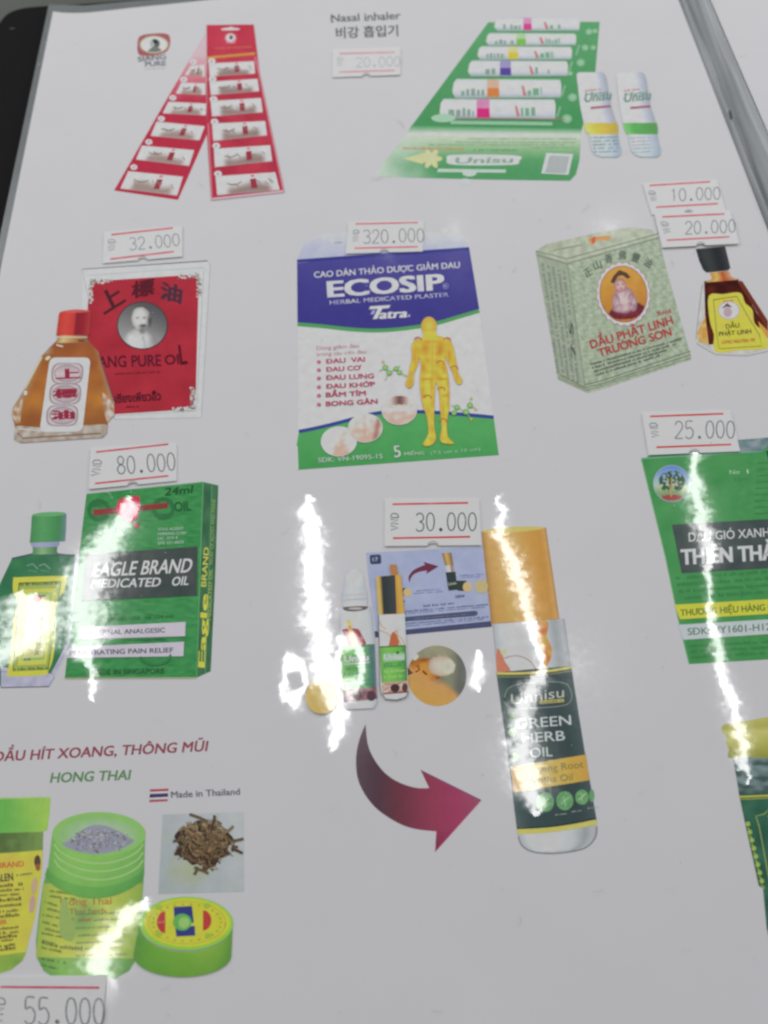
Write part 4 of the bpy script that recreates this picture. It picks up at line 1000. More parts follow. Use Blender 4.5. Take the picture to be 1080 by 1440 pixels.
p.line([Z(95, 470), Z(254, 460)], 1.4, (164, 168, 178)).line([Z(97, 440), Z(250, 430)], 1.0, (170, 174, 184))
p.sub("dark_ring").poly(smooth_closed([Z(104, 515), Z(170, 508), Z(252, 508), Z(246, 528), Z(180, 540), Z(115, 536)], 4), (104, 98, 96)).ell(*Z(180, 522), 10, 1.6, (176, 172, 168))
p.sub("ginseng").poly(smooth_closed([Z(96, 660), Z(125, 650), Z(190, 650), Z(215, 680), Z(246, 760), Z(140, 766), Z(120, 700)], 3), (152, 70, 74)).poly(smooth_closed([Z(124, 610), Z(140, 596), Z(156, 640), Z(180, 700), Z(196, 764), Z(162, 764), Z(140, 690)], 3), (202, 140, 70))
p.ell(*Z(136, 615), 3.4, 4, (216, 190, 90))
def gl2(i, j): return ramp([(0, (112, 176, 90)), (.3, (96, 172, 84)), (.75, (84, 150, 96)), (.92, (70, 110, 110)), (1, (100, 116, 130))], i)
p.sub("label_panel").quad(Z(84, 762), Z(302, 748), Z(312, 1018), Z(100, 1036), gl2, 10, 3).line([Z(84, 764), Z(302, 750)], 1.6, (90, 116, 84))
p.text("Unisu", Z(112, 862), Z(262, 850), 9, (206, 222, 216), bold=.05).line([Z(110, 875), Z(270, 862)], 1.6, (190, 214, 204))
for y in (905, 940, 985, 1012): p.scribble(Z(110, y + 6), Z(275, y - 6), 3.6, (60, 130, 84), seed=y)
p.sub("picture_strip").quad(Z(100, 1036), Z(312, 1018), Z(318, 1092), Z(108, 1118), lambda i, j: mix((170, 120, 120), (96, 66, 80), .5 + 1.2 * nse(i * 6, j * 3, 1.2, 4)), 18, 6)
for x in (190, 280): p.ell(*Z(x, 1075), 6.4, 7, (86, 64, 74))
p.build(page)

p = Pic("printed_roller_bottle", "printed roller bottle with a black and gold cap and green label", base=0.00024)
p.rows([(Z(326, 560), Z(492, 556)), (Z(326, 700), Z(498, 690)), (Z(334, 1000), Z(512, 985)), (Z(342, 1060), Z(514, 1052)), (Z(360, 1090), Z(505, 1080)), (Z(400, 1100), Z(480, 1095))], lambda i, j: glass(i, j) if j > .6 else mix(glass(i, j), (196, 204, 196), .6), 8)
p.line([Z(326, 560), Z(334, 1000), Z(342, 1060), Z(372, 1096), Z(440, 1101), Z(500, 1082), Z(514, 1052)], 1.4, (120, 118, 124))
p.sub("cap").quad(Z(395, 246), Z(440, 244), Z(450, 312), Z(405, 314), (176, 118, 72))
p.quad(Z(308, 322), Z(468, 308), Z(492, 556), Z(324, 564), lambda i, j: ramp([(0, (206, 160, 84)), (.12, (214, 176, 96)), (.2, (112, 88, 66)), (.24, (206, 156, 76)), (.75, (196, 140, 60)), (.9, (214, 164, 76)), (1, (186, 140, 80))], i), 16)
p.quad(Z(343, 320), Z(430, 312), Z(440, 556), Z(358, 560), lambda i, j: mix((60, 66, 66), (74, 78, 80), i), 4, 2)
p.sub("ginseng").poly(smooth_closed([Z(405, 690), Z(420, 670), Z(440, 690), Z(455, 740), Z(440, 768), Z(392, 772), Z(396, 730)], 3), (186, 100, 66))
for pts in ([(400, 700), (380, 680), (330, 660)], [(330, 605), (350, 640), (375, 650)], [(440, 690), (470, 710), (488, 750)], [(425, 680), (440, 660), (445, 700), (470, 760)]): p.line([Z(*q) for q in smooth_open(pts, 4)], 1.3, (190, 150, 96))
p.sub("label_panel").quad(Z(330, 766), Z(498, 756), Z(508, 980), Z(345, 992), lambda i, j: ramp([(0, (100, 160, 76)), (.25, (120, 190, 84)), (.8, (96, 172, 72)), (1, (74, 120, 80))], i), 10, 3)
p.line([Z(330, 767), Z(498, 758)], 2, (74, 108, 60)).rrect(Z(352, 812), Z(490, 800), Z(494, 850), Z(354, 858), 3, (140, 190, 150)).text("Unisu", Z(364, 848), Z(482, 842), 8, (208, 222, 214), bold=.05)
for y, c in ((875, (70, 134, 84)), (893, (70, 134, 84)), (925, (150, 206, 110)), (960, (150, 206, 110))): p.scribble(Z(360, y + 4), Z(490, y - 4), 3.8, c, seed=y)
p.ell(*Z(446, 802), 2.4, 2, (70, 110, 60))
p.sub("picture_strip").quad(Z(345, 992), Z(510, 982), Z(514, 1052), Z(352, 1062), lambda i, j: mix((206, 190, 176), (176, 120, 104), .5 + 1.4 * nse(i * 5, j * 3, 1.4, 2)), 16, 6)
p.ell(*Z(430, 1026), 6.4, 6, (70, 58, 58)).ell(*Z(492, 1024), 4, 6, (90, 64, 60)).line([Z(352, 1062), Z(514, 1050)], 1.8, (130, 60, 60))
p.build(page)

p = Pic("printed_round_photo", "printed round photo of a fingertip touching a roller ball")
def ph(dx, dy):
    c = mix((112, 116, 92), (150, 146, 118), .5 - .5 * dy + .5 * nse(dx * 3, dy * 3, 1, 7))
    if dx > .45: c = mix(c, (104, 106, 100), min(1, (dx - .45) * 3))
    bt = math.hypot((dx + .42) / .62, (dy + .18) / .42)
    if bt < 1: c = mix((206, 140, 60), (150, 84, 40), bt ** 2 + .6 * nse(dx * 7, dy * 7, 1, 3))
    k = dy - (.34 - .55 * max(0, -dx) + .9 * max(0, dx - .1) ** 1.5)
    if k > -.25: c = mix(c, mix((206, 146, 84), (214, 150, 66), k), min(1, (k + .25) * 4))
    b = math.hypot((dx - .16) / .46, (dy + .32) / .34)
    if b < 1: c = mix((214, 194, 176), (176, 156, 136), b * b)
    b = math.hypot((dx - .38) / .24, (dy + .3) / .26)
    if b < 1: c = mix((222, 206, 180), (190, 172, 146), abs(b - .6) * 1.6)
    return c
p.ell(*Z(695, 946), 41.5, 42.5, ph, n=60, rings=20)
p.line([Z(570, 880), Z(585, 905), Z(560, 925)], 2, (110, 56, 36)).line([Z(605, 915), Z(630, 940)], 3, (120, 66, 40)).ell(*Z(562, 830), 3, 5, (226, 210, 180), rot=40)
p.poly([Z(505, 890), Z(545, 930), Z(510, 945)], (96, 70, 60))
p.build(page)
p = Pic("printed_gold_disc", "printed plain gold disc at the foot of the uncapped roller bottle", base=0.00030)
p.ell(453, 980, 23.5, 24.5, lambda dx, dy: mix((208, 176, 96), (196, 162, 88), .5 + .6 * nse(dx * 2, dy * 2, 1)), rings=4, n=36); p.build(page)

# ------------------------------------------------------------------ big roll-on bottle
Z = zr(640, 700, 2.769)
p = Pic("printed_roll_on_bottle", "large printed roll-on oil bottle with gold cap and dark label")
def gl3(i, j):
    c = ramp([(0, (166, 172, 176)), (.1, (190, 194, 196)), (.35, (198, 200, 202)), (.72, (184, 188, 190)), (.86, (150, 156, 158)), (.95, (172, 176, 178)), (1, (160, 164, 168))], i)
    return mix(c, (136, 138, 140), max(0, (j - .93) * 6) * (.4 + .6 * abs(math.sin(i * 9))))
p.rows([(Z(146, 480), Z(424, 470)), (Z(165, 690), Z(450, 662)), (Z(240, 1285), Z(550, 1245)), (Z(244, 1310), Z(552, 1268)), (Z(248, 1330), Z(551, 1290)), (Z(256, 1348), Z(547, 1316)), (Z(268, 1362), Z(538, 1336)), (Z(284, 1372), Z(522, 1352)), (Z(306, 1379), Z(500, 1364)), (Z(335, 1383), Z(470, 1373))], gl3, 20)
p.line(smooth_open([Z(246, 1318), Z(262, 1356), Z(310, 1380), Z(400, 1384), Z(500, 1366), Z(545, 1325), Z(552, 1280)], 6), 1.6, (110, 112, 116)).line([Z(146, 480), Z(165, 690)], 1.2, (150, 156, 160)).line([Z(425, 472), Z(450, 662)], 1.2, (150, 156, 160))
p.sub("ginseng").poly(smooth_closed([Z(318, 486), Z(362, 484), Z(358, 540), Z(378, 595), Z(362, 650), Z(340, 668), Z(345, 620), Z(320, 560)], 4), lambda u, v: mix((206, 110, 60), (222, 160, 70), .5 + 1.4 * nse(u, v, .1)), 4)
p.poly(smooth_closed([Z(162, 590), Z(180, 605), Z(195, 640), Z(215, 675), Z(165, 690)], 3), (196, 120, 92)).line([Z(*q) for q in smooth_open([(190, 625), (240, 615), (290, 635), (315, 670)], 5)], 1.4, (166, 130, 110)).ell(*Z(190, 600), 3, 5, (214, 196, 130), rot=60)
p.sub("cap").rows([(Z(102, 131), Z(354, 116)), (Z(140, 490), Z(406, 470))], lambda i, j: ramp([(0, (160, 118, 64)), (.06, (190, 146, 78)), (.3, (208, 160, 82)), (.6, (202, 152, 74)), (.9, (192, 136, 62)), (.96, (204, 152, 84)), (1, (172, 124, 78))], i), 24)
p.poly(smooth_closed([Z(102, 132), Z(160, 118), Z(250, 112), Z(352, 115), Z(300, 128), Z(180, 136)], 3), (220, 180, 96)).line([Z(140, 490), Z(406, 471)], 1.4, (176, 140, 84))
TE = (62, 78, 78)
p.sub("label_panel").rows([(Z(160, 680), Z(452, 655)), (Z(205, 1000), Z(500, 962)), (Z(242, 1305), Z(552, 1262))], lambda i, j: mix(ramp([(0, (84, 100, 100)), (.2, TE), (.8, (58, 72, 74)), (1, (74, 90, 92))], i), (48, 74, 60), .5 * nse(i * 4, j * 6, 1)), 12)
for y, yr, w, c in ((684, 660, 3.6, (206, 184, 92)), (697, 673, .9, (150, 146, 90)), (1300, 1262, 7, (206, 186, 90)), (1288, 1248, 1.2, (34, 44, 44))):
    t = (y - 680) / 625
    xl, xr = 162 + t * 80, 452 + t * 100
    p.line([Z(xl + (xr - xl) * k / 8, y + (yr - y) * k / 8 + 9 * math.sin(k / 8 * 3.14)) for k in range(9)], w, c)
p.sub("name_oval").outline(smooth_closed([Z(192, 790), Z(205, 745), Z(250, 726), Z(330, 718), Z(420, 720), Z(448, 745), Z(452, 785), Z(425, 808), Z(330, 818), Z(240, 820), Z(205, 812)], 4), 1.2, (130, 138, 130))
p.text("Unnisu", Z(218, 806), Z(424, 776), 14.5, (178, 180, 168), bold=.0, slant=.12).line([Z(330, 797), Z(424, 789)], 4.6, (176, 168, 90)).scribble(Z(335, 800), Z(420, 792), 2.4, (90, 90, 60))
p.sub("lettering")
LW = (186, 194, 192)
p.text("GREEN", Z(236, 900), Z(452, 884), 13.5, LW, bold=0.008).text("HERB", Z(262, 955), Z(428, 944), 13.5, LW, bold=0.008).text("OIL", Z(292, 1012), Z(380, 1006), 13, LW, bold=0.008)
p.sub("gold_band").rows([(Z(216, 1048), Z(510, 1000)), (Z(228, 1148), Z(523, 1100))], lambda i, j: ramp([(0, (190, 150, 80)), (.3, (212, 172, 88)), (.8, (206, 160, 66)), (1, (190, 150, 70))], i), 10)
p.text("Ginseng Root", Z(262, 1078), Z(500, 1050), 9.5, (112, 108, 72), bold=.0).text("Mentha Oil", Z(275, 1118), Z(458, 1100), 9.5, (112, 108, 72), bold=.0)
p.sub("leaf_roundel")
for x, y, r in [(350, 1185, 12.5), (427, 1180, 12), (494, 1166, 9.5), (532, 1160, 4.5)]:
    p.ell(*Z(x, y), r if x < 530 else 3.6, r * 1.12 if x < 530 else 9, lambda dx, dy: mix((116, 170, 112), (84, 140, 90), .5 + 1.1 * nse(dx * 3, dy * 3, 1, x)), rings=3, n=24)
    if x < 530: p.line([Z(x - 14, y + 12), Z(x, y), Z(x + 14, y - 14)], 1.4, (160, 200, 150)).line([Z(x - 4, y - 18), Z(x + 2, y + 20)], 1.2, (150, 190, 140))
for k, (x, y, r) in enumerate([(224, 910, 6), (222, 850, 4), (232, 1010, 5)]): p.ell(*Z(x, y), r, r * 1.4, (104, 142, 96), n=16)
for x, y in [(300, 1232), (390, 1238), (450, 1226), (515, 1212)]: p.scribble(Z(x, y), Z(x + 44, y - 6), 2.2, (150, 158, 150))
p.build(page)

# big curved arrow
Z = zr(480, 1000, 4.909)
p = Pic("printed_arrow", "large printed curved arrow fading from dark grey to crimson")
outer = smooth_open([(167, 90), (130, 180), (106, 280), (102, 370), (115, 470), (160, 570), (230, 660), (320, 730), (420, 785), (520, 815), (655, 830)], 5)
inner = smooth_open([(607, 532), (520, 530), (430, 505), (350, 465), (280, 405), (220, 320), (182, 225), (167, 90)], 5)
def arc_(u, v):
    x, y = (u - 480) * 4.909, (v - 1000) * 4.909
    c = ramp([(100, (92, 76, 84)), (250, (84, 62, 70)), (420, (112, 58, 70)), (620, (146, 62, 84)), (800, (158, 62, 94)), (965, (152, 80, 100))], x)
    return mix(c, (120, 104, 110), max(0, (380 - y) / 500) if x < 400 else 0)
p.poly([Z(*q) for q in outer + [(648, 970), (965, 615), (548, 408), (607, 532)] + inner[1:-1]], lambda u, v: mix(arc_(u, v), (110, 44, 66), max(0, ((v - 1000) * 4.909 - 800) / 300)), 4)
p.sub("edge_line").line([Z(548, 408), Z(965, 615)], 1.2, (112, 84, 116)).line([Z(965, 615), Z(648, 970), Z(658, 832)], .9, (190, 70, 110))
p.build(page)

# ------------------------------------------------------------------ green box at the right edge
Z = zr(860, 560, 3.6)
p = Pic("printed_green_oil_box", "printed green oil box cut off by the right edge with a tree roundel")
def gx(u, v):
    s = nse(u * .08, v * .9, 1.0, 5) if u > 1040 else nse(u, v, .03)
    return mix((74, 148, 84), (62, 136, 74), .5 + .8 * s)
p.poly([Z(150, 312), Z(195, 290), Z(760, 265), Z(800, 225), Z(1000, 210), Z(1000, 1310), Z(392, 1346), Z(340, 1130), Z(270, 800)], gx, 5)
p.line([Z(152, 314), Z(272, 800), Z(340, 1130), Z(392, 1344)], 1.4, (112, 168, 116)).line([Z(150, 305), Z(400, 290), Z(760, 268), Z(795, 226)], 2.0, (110, 164, 140))
p.sub("top_flap").poly([Z(600, 215), Z(800, 198), Z(1000, 190), Z(1000, 222), Z(795, 236), Z(762, 268), Z(630, 274)], lambda u, v: mix((88, 120, 120), (140, 150, 156), .4 + 1.3 * nse(u, v, .1)), 5)
p.poly([Z(782, 270), Z(830, 240), Z(830, 330), Z(795, 320)], (52, 74, 66))
for k in range(9): p.line([Z(735 - k * 2, 330 + k * 32), Z(860, 322 + k * 32)], 1.4, (56, 122, 68))
p.sub("tree_roundel")
def tr(dx, dy):
    c = ramp([(-1, (96, 130, 196)), (-.2, (150, 176, 204)), (.15, (170, 186, 150)), (.5, (120, 160, 110)), (1, (150, 120, 96))], dy)
    t = math.hypot((dx) / .72, (dy + .1) / .62)
    if t < 1 and nse(dx * 6, dy * 6, 1, 8) > -.12: c = mix((46, 84, 56), (70, 100, 60), nse(dx * 9, dy * 9, 1) + .5)
    if math.hypot(dx / .55, (dy - .78) / .16) < 1: c = (160, 70, 64)
    return c
p.ell(*Z(305, 432), 26.5, 26, (150, 160, 190), rot=0).ell(*Z(305, 432), 25.5, 25, tr, n=44, rings=18)
p.line([Z(302, 500), Z(304, 400)], 1.6, (176, 150, 100)).line([Z(302, 470), Z(330, 410)], 1.2, (176, 150, 100)).line([Z(302, 475), Z(278, 400)], 1.2, (170, 146, 100))
p.sub("lettering").text("No", Z(598, 386), Z(648, 383), 6, (160, 200, 160), bold=.0).text("1", Z(686, 382), Z(694, 381), 6, (160, 200, 160), bold=.0).text("12ml", Z(625, 420), Z(692, 416), 5, (60, 124, 76), bold=.0)
p.sub('small_print')
for k in range(4): p.scribble(Z(325 + k * 8, 918 + k * 34), Z(860, 880 + k * 34), 5, (58, 126, 72), seed=k + 20)
for k in range(3): p.scribble(Z(392 + k * 6, 1262 + k * 28), Z(860, 1236 + k * 28), 4.6, (58, 126, 72), seed=k + 30)
p.sub("name_panel").poly([Z(305, 640), Z(1000, 600), Z(1000, 850), Z(355, 886)], lambda u, v: mix((84, 92, 90), (70, 80, 80), .5 + nse(u, v, .05)), 12)
p.text("DẦU GIÓ XANH", Z(392, 726), Z(800, 699), 12, (192, 198, 198), bold=.015)
p.text("THIÊN THẢO", Z(356, 842), Z(900, 812), 20.5, (192, 202, 200), bold=.055)
p.sub("yellow_stripe").poly([Z(318, 1046), Z(1000, 1006), Z(1000, 1080), Z(346, 1120)], (206, 206, 58)).text("THƯƠNG HIỆU HÀNG ĐẦU", Z(350, 1102), Z(880, 1068), 8.6, (84, 112, 56), bold=.03)
p.sub("grey_stripe").poly([Z(338, 1147), Z(1000, 1108), Z(1000, 1180), Z(362, 1224)], (182, 190, 190)).text("SĐK: VY1601-H12", Z(386, 1200), Z(806, 1174), 9.6, (86, 114, 98), bold=.015)
p.build(page)

# jar cut off at the lower right
Z = zr(960, 940, 2.88)
p = Pic("printed_dark_jar", "printed dark green jar with yellow screw lid cut off at the lower right")
p.poly([Z(203, 362), Z(420, 352), Z(420, 1200), Z(372, 1180), Z(340, 1050), Z(325, 890), Z(308, 880), Z(255, 640), Z(228, 510), Z(222, 470)], lambda u, v: mix((44, 86, 70), (60, 106, 84), .5 + nse(u, v, .05)), 7)
p.sub("neck").poly([Z(203, 362), Z(420, 352), Z(420, 505), Z(228, 508), Z(222, 470)], lambda u, v: mix((120, 140, 142), (62, 84, 78), .5 + 1.5 * nse(u, v * 2.4, .06)), 4)
p.sub("lid").poly(smooth_closed([Z(158, 236), Z(175, 225), Z(260, 212), Z(420, 200), Z(425, 350), Z(260, 360), Z(185, 362), Z(188, 330), Z(176, 300), Z(176, 272), Z(160, 258)], 2), lambda u, v: ramp([(1010, (182, 180, 96)), (1024, (166, 164, 78)), (1030, (190, 188, 108)), (1048, (170, 168, 78)), (1066, (144, 146, 66))], v + .03 * (u - 1014)), 4)
p.sub("label_line").line([Z(228, 520), Z(420, 512)], 2.4, (186, 180, 70)).line([Z(232, 530), Z(420, 522)], 1.4, (160, 160, 60)).line([Z(400, 1060), Z(345, 830), Z(310, 640), Z(296, 598), Z(330, 590), Z(350, 572), Z(420, 570)], 1.4, (150, 160, 80)).line([Z(345, 600), Z(420, 596)], 1.8, (170, 172, 80))
for k in range(8): p.ell(*Z(264 + k * 8, 630 + k * 33), 3.4, 3.6, (150, 176, 76), n=10).line([Z(262 + k * 8, 645 + k * 33), Z(276 + k * 8, 660 + k * 33)], 2, (140, 170, 76))
p.build(page)

# ------------------------------------------------------------------ lower left: headings, jars, herbs
Z = zr(0, 1020, 3)
p = Pic("printed_heading", "maroon and green slanted heading above the green jars")
p.text("DẦU HÍT XOANG, THÔNG MŨI", (-9, 1071), Z(872, 108), 13.8, (142, 66, 78), bold=.028, slant=.22)
p.sub("green_line").text("HONG THAI", Z(212, 242), Z(546, 229), 13.6, (84, 130, 80), bold=.026, slant=.22)
p.build(page)
p = Pic("printed_flag_line", "small striped red white and blue flag beside the words Made in Thailand")
for a, b, c in ((0, .2, (176, 66, 82)), (.2, .36, (196, 196, 202)), (.36, .66, (62, 62, 104)), (.66, .82, (196, 196, 202)), (.82, 1, (176, 70, 86))):
    A, B, C_, D_ = Z(633, 270), Z(711, 267), Z(707, 320), Z(630, 324)
    f = lambda P_, Q_, t: (P_[0] + (Q_[0] - P_[0]) * t, P_[1] + (Q_[1] - P_[1]) * t)
    p.quad(f(A, D_, a), f(B, C_, a), f(B, C_, b), f(A, D_, b), c)
p.sub("lettering").text("Made in Thailand", Z(723, 306), Z(1012, 292), 8.8, (86, 88, 98), bold=.018)
p.build(page)

p = Pic("printed_herb_photo", "printed square photo of a heap of brown dried herbs")
def hb(i, j): return mix(mix((158, 166, 168), (178, 182, 184), i * .6 + .4 * (1 - j)), (158, 168, 128), max(0, .9 - math.hypot((i - .36) / .36, (j - .72) / .3)) * 1.1 + .25 * nse(i * 5, j * 5, 1))
p.quad(Z(686, 376), Z(1028, 365), Z(1030, 702), Z(668, 712), hb, 16, 16)
p.sub("herb_heap")
p.poly(smooth_closed([Z(760, 440), Z(800, 425), Z(835, 400), Z(880, 415), Z(930, 420), Z(960, 450), Z(985, 480), Z(960, 520), Z(975, 545), Z(930, 560), Z(900, 600), Z(850, 580), Z(810, 590), Z(780, 555), Z(735, 545), Z(755, 510), Z(735, 470)], 3), (66, 52, 48))
rnd = random.Random(11); p.fine = .2
for k in range(420):
    a = rnd.uniform(0, 6.28); r = rnd.random() ** .6 * (1 + .16 * math.sin(a * 5 + 1))
    x, y = 865 + 118 * r * math.cos(a), 500 + 100 * r * math.sin(a)
    th = rnd.gauss(.45, .8); L = rnd.uniform(5, 22)
    sun = (500 - y) / 100 * .5 + .5
    c = mix(rnd.choice([(78, 60, 48), (104, 84, 58), (136, 114, 78), (60, 48, 44), (112, 82, 62), (92, 82, 52)]), (176, 156, 120), rnd.random() ** 3 * .8 * sun + .1 * sun)
    x2, y2 = x + L * math.cos(th), y + L * math.sin(th)
    p.line([Z(x - (x2 - x) , y - (y2 - y)), Z(x + rnd.uniform(-4, 4), y + rnd.uniform(-4, 4)), Z(x2, y2)], rnd.uniform(1.0, 3.2), c, taper=rnd.random() < .5)
for a, b in [((800, 375), (875, 405)), ((985, 425), (940, 460)), ((1028, 478), (985, 488)), ((1024, 540), (975, 520)), ((820, 630), (830, 595)), ((880, 625), (820, 600)), ((905, 380), (895, 425)), ((730, 490), (770, 480))]:
    p.line([Z(*a), Z((a[0] + b[0]) / 2 + 5, (a[1] + b[1]) / 2), Z(*b)], 4, rnd.choice([(96, 82, 58), (84, 66, 54), (120, 104, 72)]))
p.build(page)

Z = zr(0, 1090, 3.086)
p = Pic("printed_herb_jar", "printed closed jar with green lid cut off at the left edge")
GL = (128, 182, 66)
p.poly([Z(-150, 320), Z(186, 320), Z(182, 420), Z(150, 620), Z(112, 775), Z(98, 805), Z(50, 845), Z(-20, 868), Z(-150, 870)], lambda u, v: mix((112, 156, 60), (150, 176, 76), .5 + nse(u, v, .05)), 7)
p.sub("neck").poly([Z(-150, 255), Z(188, 242), Z(186, 330), Z(-150, 345)], lambda u, v: mix((84, 108, 62), (116, 146, 76), u / 60 + .5 * nse(u, v, .1)), 5)
p.sub("lid").poly([Z(-150, 102), Z(180, 94), Z(220, 96), Z(216, 160), Z(206, 238), Z(185, 246), Z(-150, 256)], lambda u, v: mix((98, 172, 76), (152, 194, 80), u / 66 + .25 * nse(u, v, .04)), 7)
p.line([Z(-20, 103), Z(218, 96)], 1.4, (170, 204, 110))
p.sub("label_panel").poly([Z(-150, 352), Z(184, 326), Z(182, 420), Z(152, 620), Z(112, 768), Z(-150, 800)], lambda u, v: mix((212, 198, 62), (204, 176, 70), .4 + .7 * nse(u, v, .04)), 8)
p.text("BRAND", Z(-8, 404), Z(104, 396), 7.6, (196, 84, 60), bold=.03).text("BALEN", Z(-30, 466), Z(58, 456), 10, (74, 72, 60), bold=.04)
p.scribble(Z(66, 440), Z(142, 430), 3.5, (110, 100, 70)).text("HERB", Z(-10, 650), Z(28, 644), 6, (196, 84, 60), bold=.03)
for k, y in enumerate((485, 505, 525, 548, 572, 596, 618, 670, 690, 708, 722, 745, 762)): p.scribble(Z(-30, y + 5), Z((105 - k * 3), y - 6), 4 if k % 3 else 5.5, (96, 88, 60), seed=k)
p.ell(*Z(163, 375), 4.5, 9, (84, 70, 60)).ell(*Z(165, 400), 3.4, 5, (150, 90, 60)).ell(*Z(150, 480), 4, 12, (190, 160, 130), rot=8).ell(*Z(140, 560), 4, 12, (186, 150, 140), rot=8)
p.build(page)

p = Pic("printed_herb_jar", "printed open green jar filled with shredded herbs")
def side(i): return ramp([(0, (88, 146, 66)), (.2, (130, 184, 78)), (.55, (116, 172, 74)), (.85, (98, 156, 72)), (1, (74, 132, 64))], i)
p.rows([(Z(203, 420), Z(625, 420)), (Z(188, 470), Z(622, 480)), (Z(172, 580), Z(612, 600)), (Z(156, 720), Z(602, 720)), (Z(158, 790), Z(592, 800)), (Z(190, 850), Z(560, 850)), (Z(240, 882), Z(500, 884))], lambda i, j: mix(side(i), (120, 170, 90), .4), 14)
p.sub("label_panel")
lr = []
for k in range(9):
    t = k / 8; y = 470 + t * 300
    lr.append((Z(190 - 34 * t, y), Z(620 - 22 * t, y + 0)))
def lab(i, j): return mix(ramp([(0, (150, 174, 72)), (.25, (190, 196, 78)), (.7, (184, 196, 84)), (1, (136, 168, 70))], i), (96, 150, 96), max(0, .75 - math.hypot((i - .42) / .32, (j - .45) / .5)) * 1.1)
p.rows([(a, b) for a, b in lr] + [(Z(160, 790), Z(590, 796))], lab, 24)
p.text("Hong Thai", Z(262, 566), Z(484, 560), 10, (168, 120, 66), bold=.02).text("Thai herb", Z(300, 602), Z(460, 598), 7, (150, 120, 70), bold=.02).scribble(Z(270, 634), Z(400, 632), 5, (176, 110, 66))
for k, y in enumerate((552, 580, 610, 640, 668, 690, 730, 752, 800, 826)):
    p.scribble(Z(186 - k, y), Z(250 + (k % 3) * 18, y + 20), 3.6 if k != 6 else 6, (96, 108, 62), seed=k)
p.scribble(Z(260, 752), Z(360, 762), 6, (96, 112, 80)).poly(smooth_closed([Z(262, 560), Z(290, 530), Z(300, 600), Z(330, 660), Z(310, 720), Z(262, 690)], 3), (146, 172, 92))
for k, y in enumerate((590, 618, 650, 682, 714, 742, 770)):
    p.scribble(Z(330 + (k % 2) * 10, y + 18), Z(560 - (k % 3) * 24, y + 10), 3.2, (112, 140, 84), seed=k + 60)
for k, y in enumerate((506, 528)): p.scribble(Z(215, y), Z(330, y + 16), 3, (104, 116, 66), seed=k + 70)
p.sub("rim")
top_ = [(Z(228, 250), Z(630, 246)), (Z(222, 300), Z(630, 300)), (Z(216, 360), Z(628, 360)), (Z(210, 410), Z(626, 408))]
def dsp(a, b, n=20, dip=36):
    return [(a[0] + (b[0] - a[0]) * k / n, a[1] + (b[1] - a[1]) * k / n + dip * math.sin(math.pi * k / n) ** .6) for k in range(n + 1)]
def band(y0l, y0r, y1l, y1r, x0, x1, X0, X1, d0, d1, c0, c1):
    A = dsp(Z(x0, y0l), Z(x1, y0r), 20, d0); B = dsp(Z(X0, y1l), Z(X1, y1r), 20, d1)
    p.rows(list(zip(A, B)), lambda i, j: mix(mix(c0, c1, i), side(j), .45), 3)
band(250, 246, 410, 408, 228, 630, 208, 626, 26, 28, (140, 200, 100), (118, 184, 92))
band(400, 398, 432, 430, 206, 626, 196, 626, 28, 34, (90, 166, 84), (84, 154, 78))
for y, d in ((300, 27), (335, 27), (368, 28)): p.line(dsp(Z(236, y), Z(622, y), 20, d), 1.8, (160, 206, 124))
p.ell(*Z(430, 256), 65.5, 31, (132, 186, 96), n=44).ell(*Z(430, 262), 60, 27, lambda dx, dy: mix((156, 184, 150), (130, 184, 100), max(0, math.hypot(dx, dy) - .6) * 2.5 + max(0, -dx) * .2), n=40, rings=4)
p.sub("shredded_herbs").poly(smooth_closed([Z(268, 300), Z(310, 280), Z(360, 235), Z(430, 215), (Z(510, 240)), Z(560, 270), Z(584, 285), Z(540, 315), Z(450, 340), Z(350, 335)], 4), (142, 144, 160))
rnd = random.Random(5); p.fine = .2
for k in range(190):
    a = rnd.uniform(0, 6.28); r = rnd.random() ** .5
    x, y = 425 + 135 * r * math.cos(a), 284 + 46 * r * math.sin(a) - 20 * (1 - r); th = rnd.uniform(-1.2, 1.2); L = rnd.uniform(6, 18)
    c = rnd.choice([(170, 172, 186), (120, 120, 134), (104, 98, 104), (150, 152, 166), (184, 186, 196), (126, 134, 84)])
    p.line([Z(x, y), Z(x + L * math.cos(th) * .6, y + L * math.sin(th) * .5), Z(x + L * math.cos(th), y + L * math.sin(th) + rnd.uniform(-4, 4))], 1.3, c)
p.build(page)

p = Pic("printed_jar_lid", "printed green jar lid lying flat with a yellow top", base=0.00014)
rows_ = []
n = 26
A = [Z(808 + 202 * math.cos(math.pi * (1 - k / n)), 648 + 118 * math.sin(math.pi * (1 - k / n)) * 1.0) for k in range(n + 1)]
B = [Z(792 + 212 * math.cos(math.pi * (1 - k / n)), 790 + 94 * math.sin(math.pi * (1 - k / n)) - 8) for k in range(n + 1)]
p.rows(list(zip(A, B)), lambda i, j: mix(ramp([(0, (80, 136, 60)), (.25, (104, 164, 56)), (.7, (126, 172, 62)), (1, (88, 142, 60))], j), (78, 136, 50), i * .5), 5)
p.sub("top_face").ell(*Z(810, 644), 65.5, 37.5, (136, 196, 62), n=48).ell(*Z(812, 640), 60.5, 34, lambda dx, dy: mix((212, 210, 50), (200, 204, 56), .5 + nse(dx * 2, dy * 2, 1)), n=44, rings=3)
p.outline([Z(812 + 168 * math.cos(a * .2094), 640 + 92 * math.sin(a * .2094)) for a in range(30)], .8, (150, 172, 60))
for k in range(26):
    a = k * .2417; p.ell(*Z(812 + 148 * math.cos(a), 640 + 80 * math.sin(a)), 1.8, 1.3, (150, 160, 50), n=6)
for x, y in ((690, 572), (898, 566), (690, 690), (905, 696)): p.ell(*Z(x, y), 5, 3.6, (150, 184, 60), n=10)
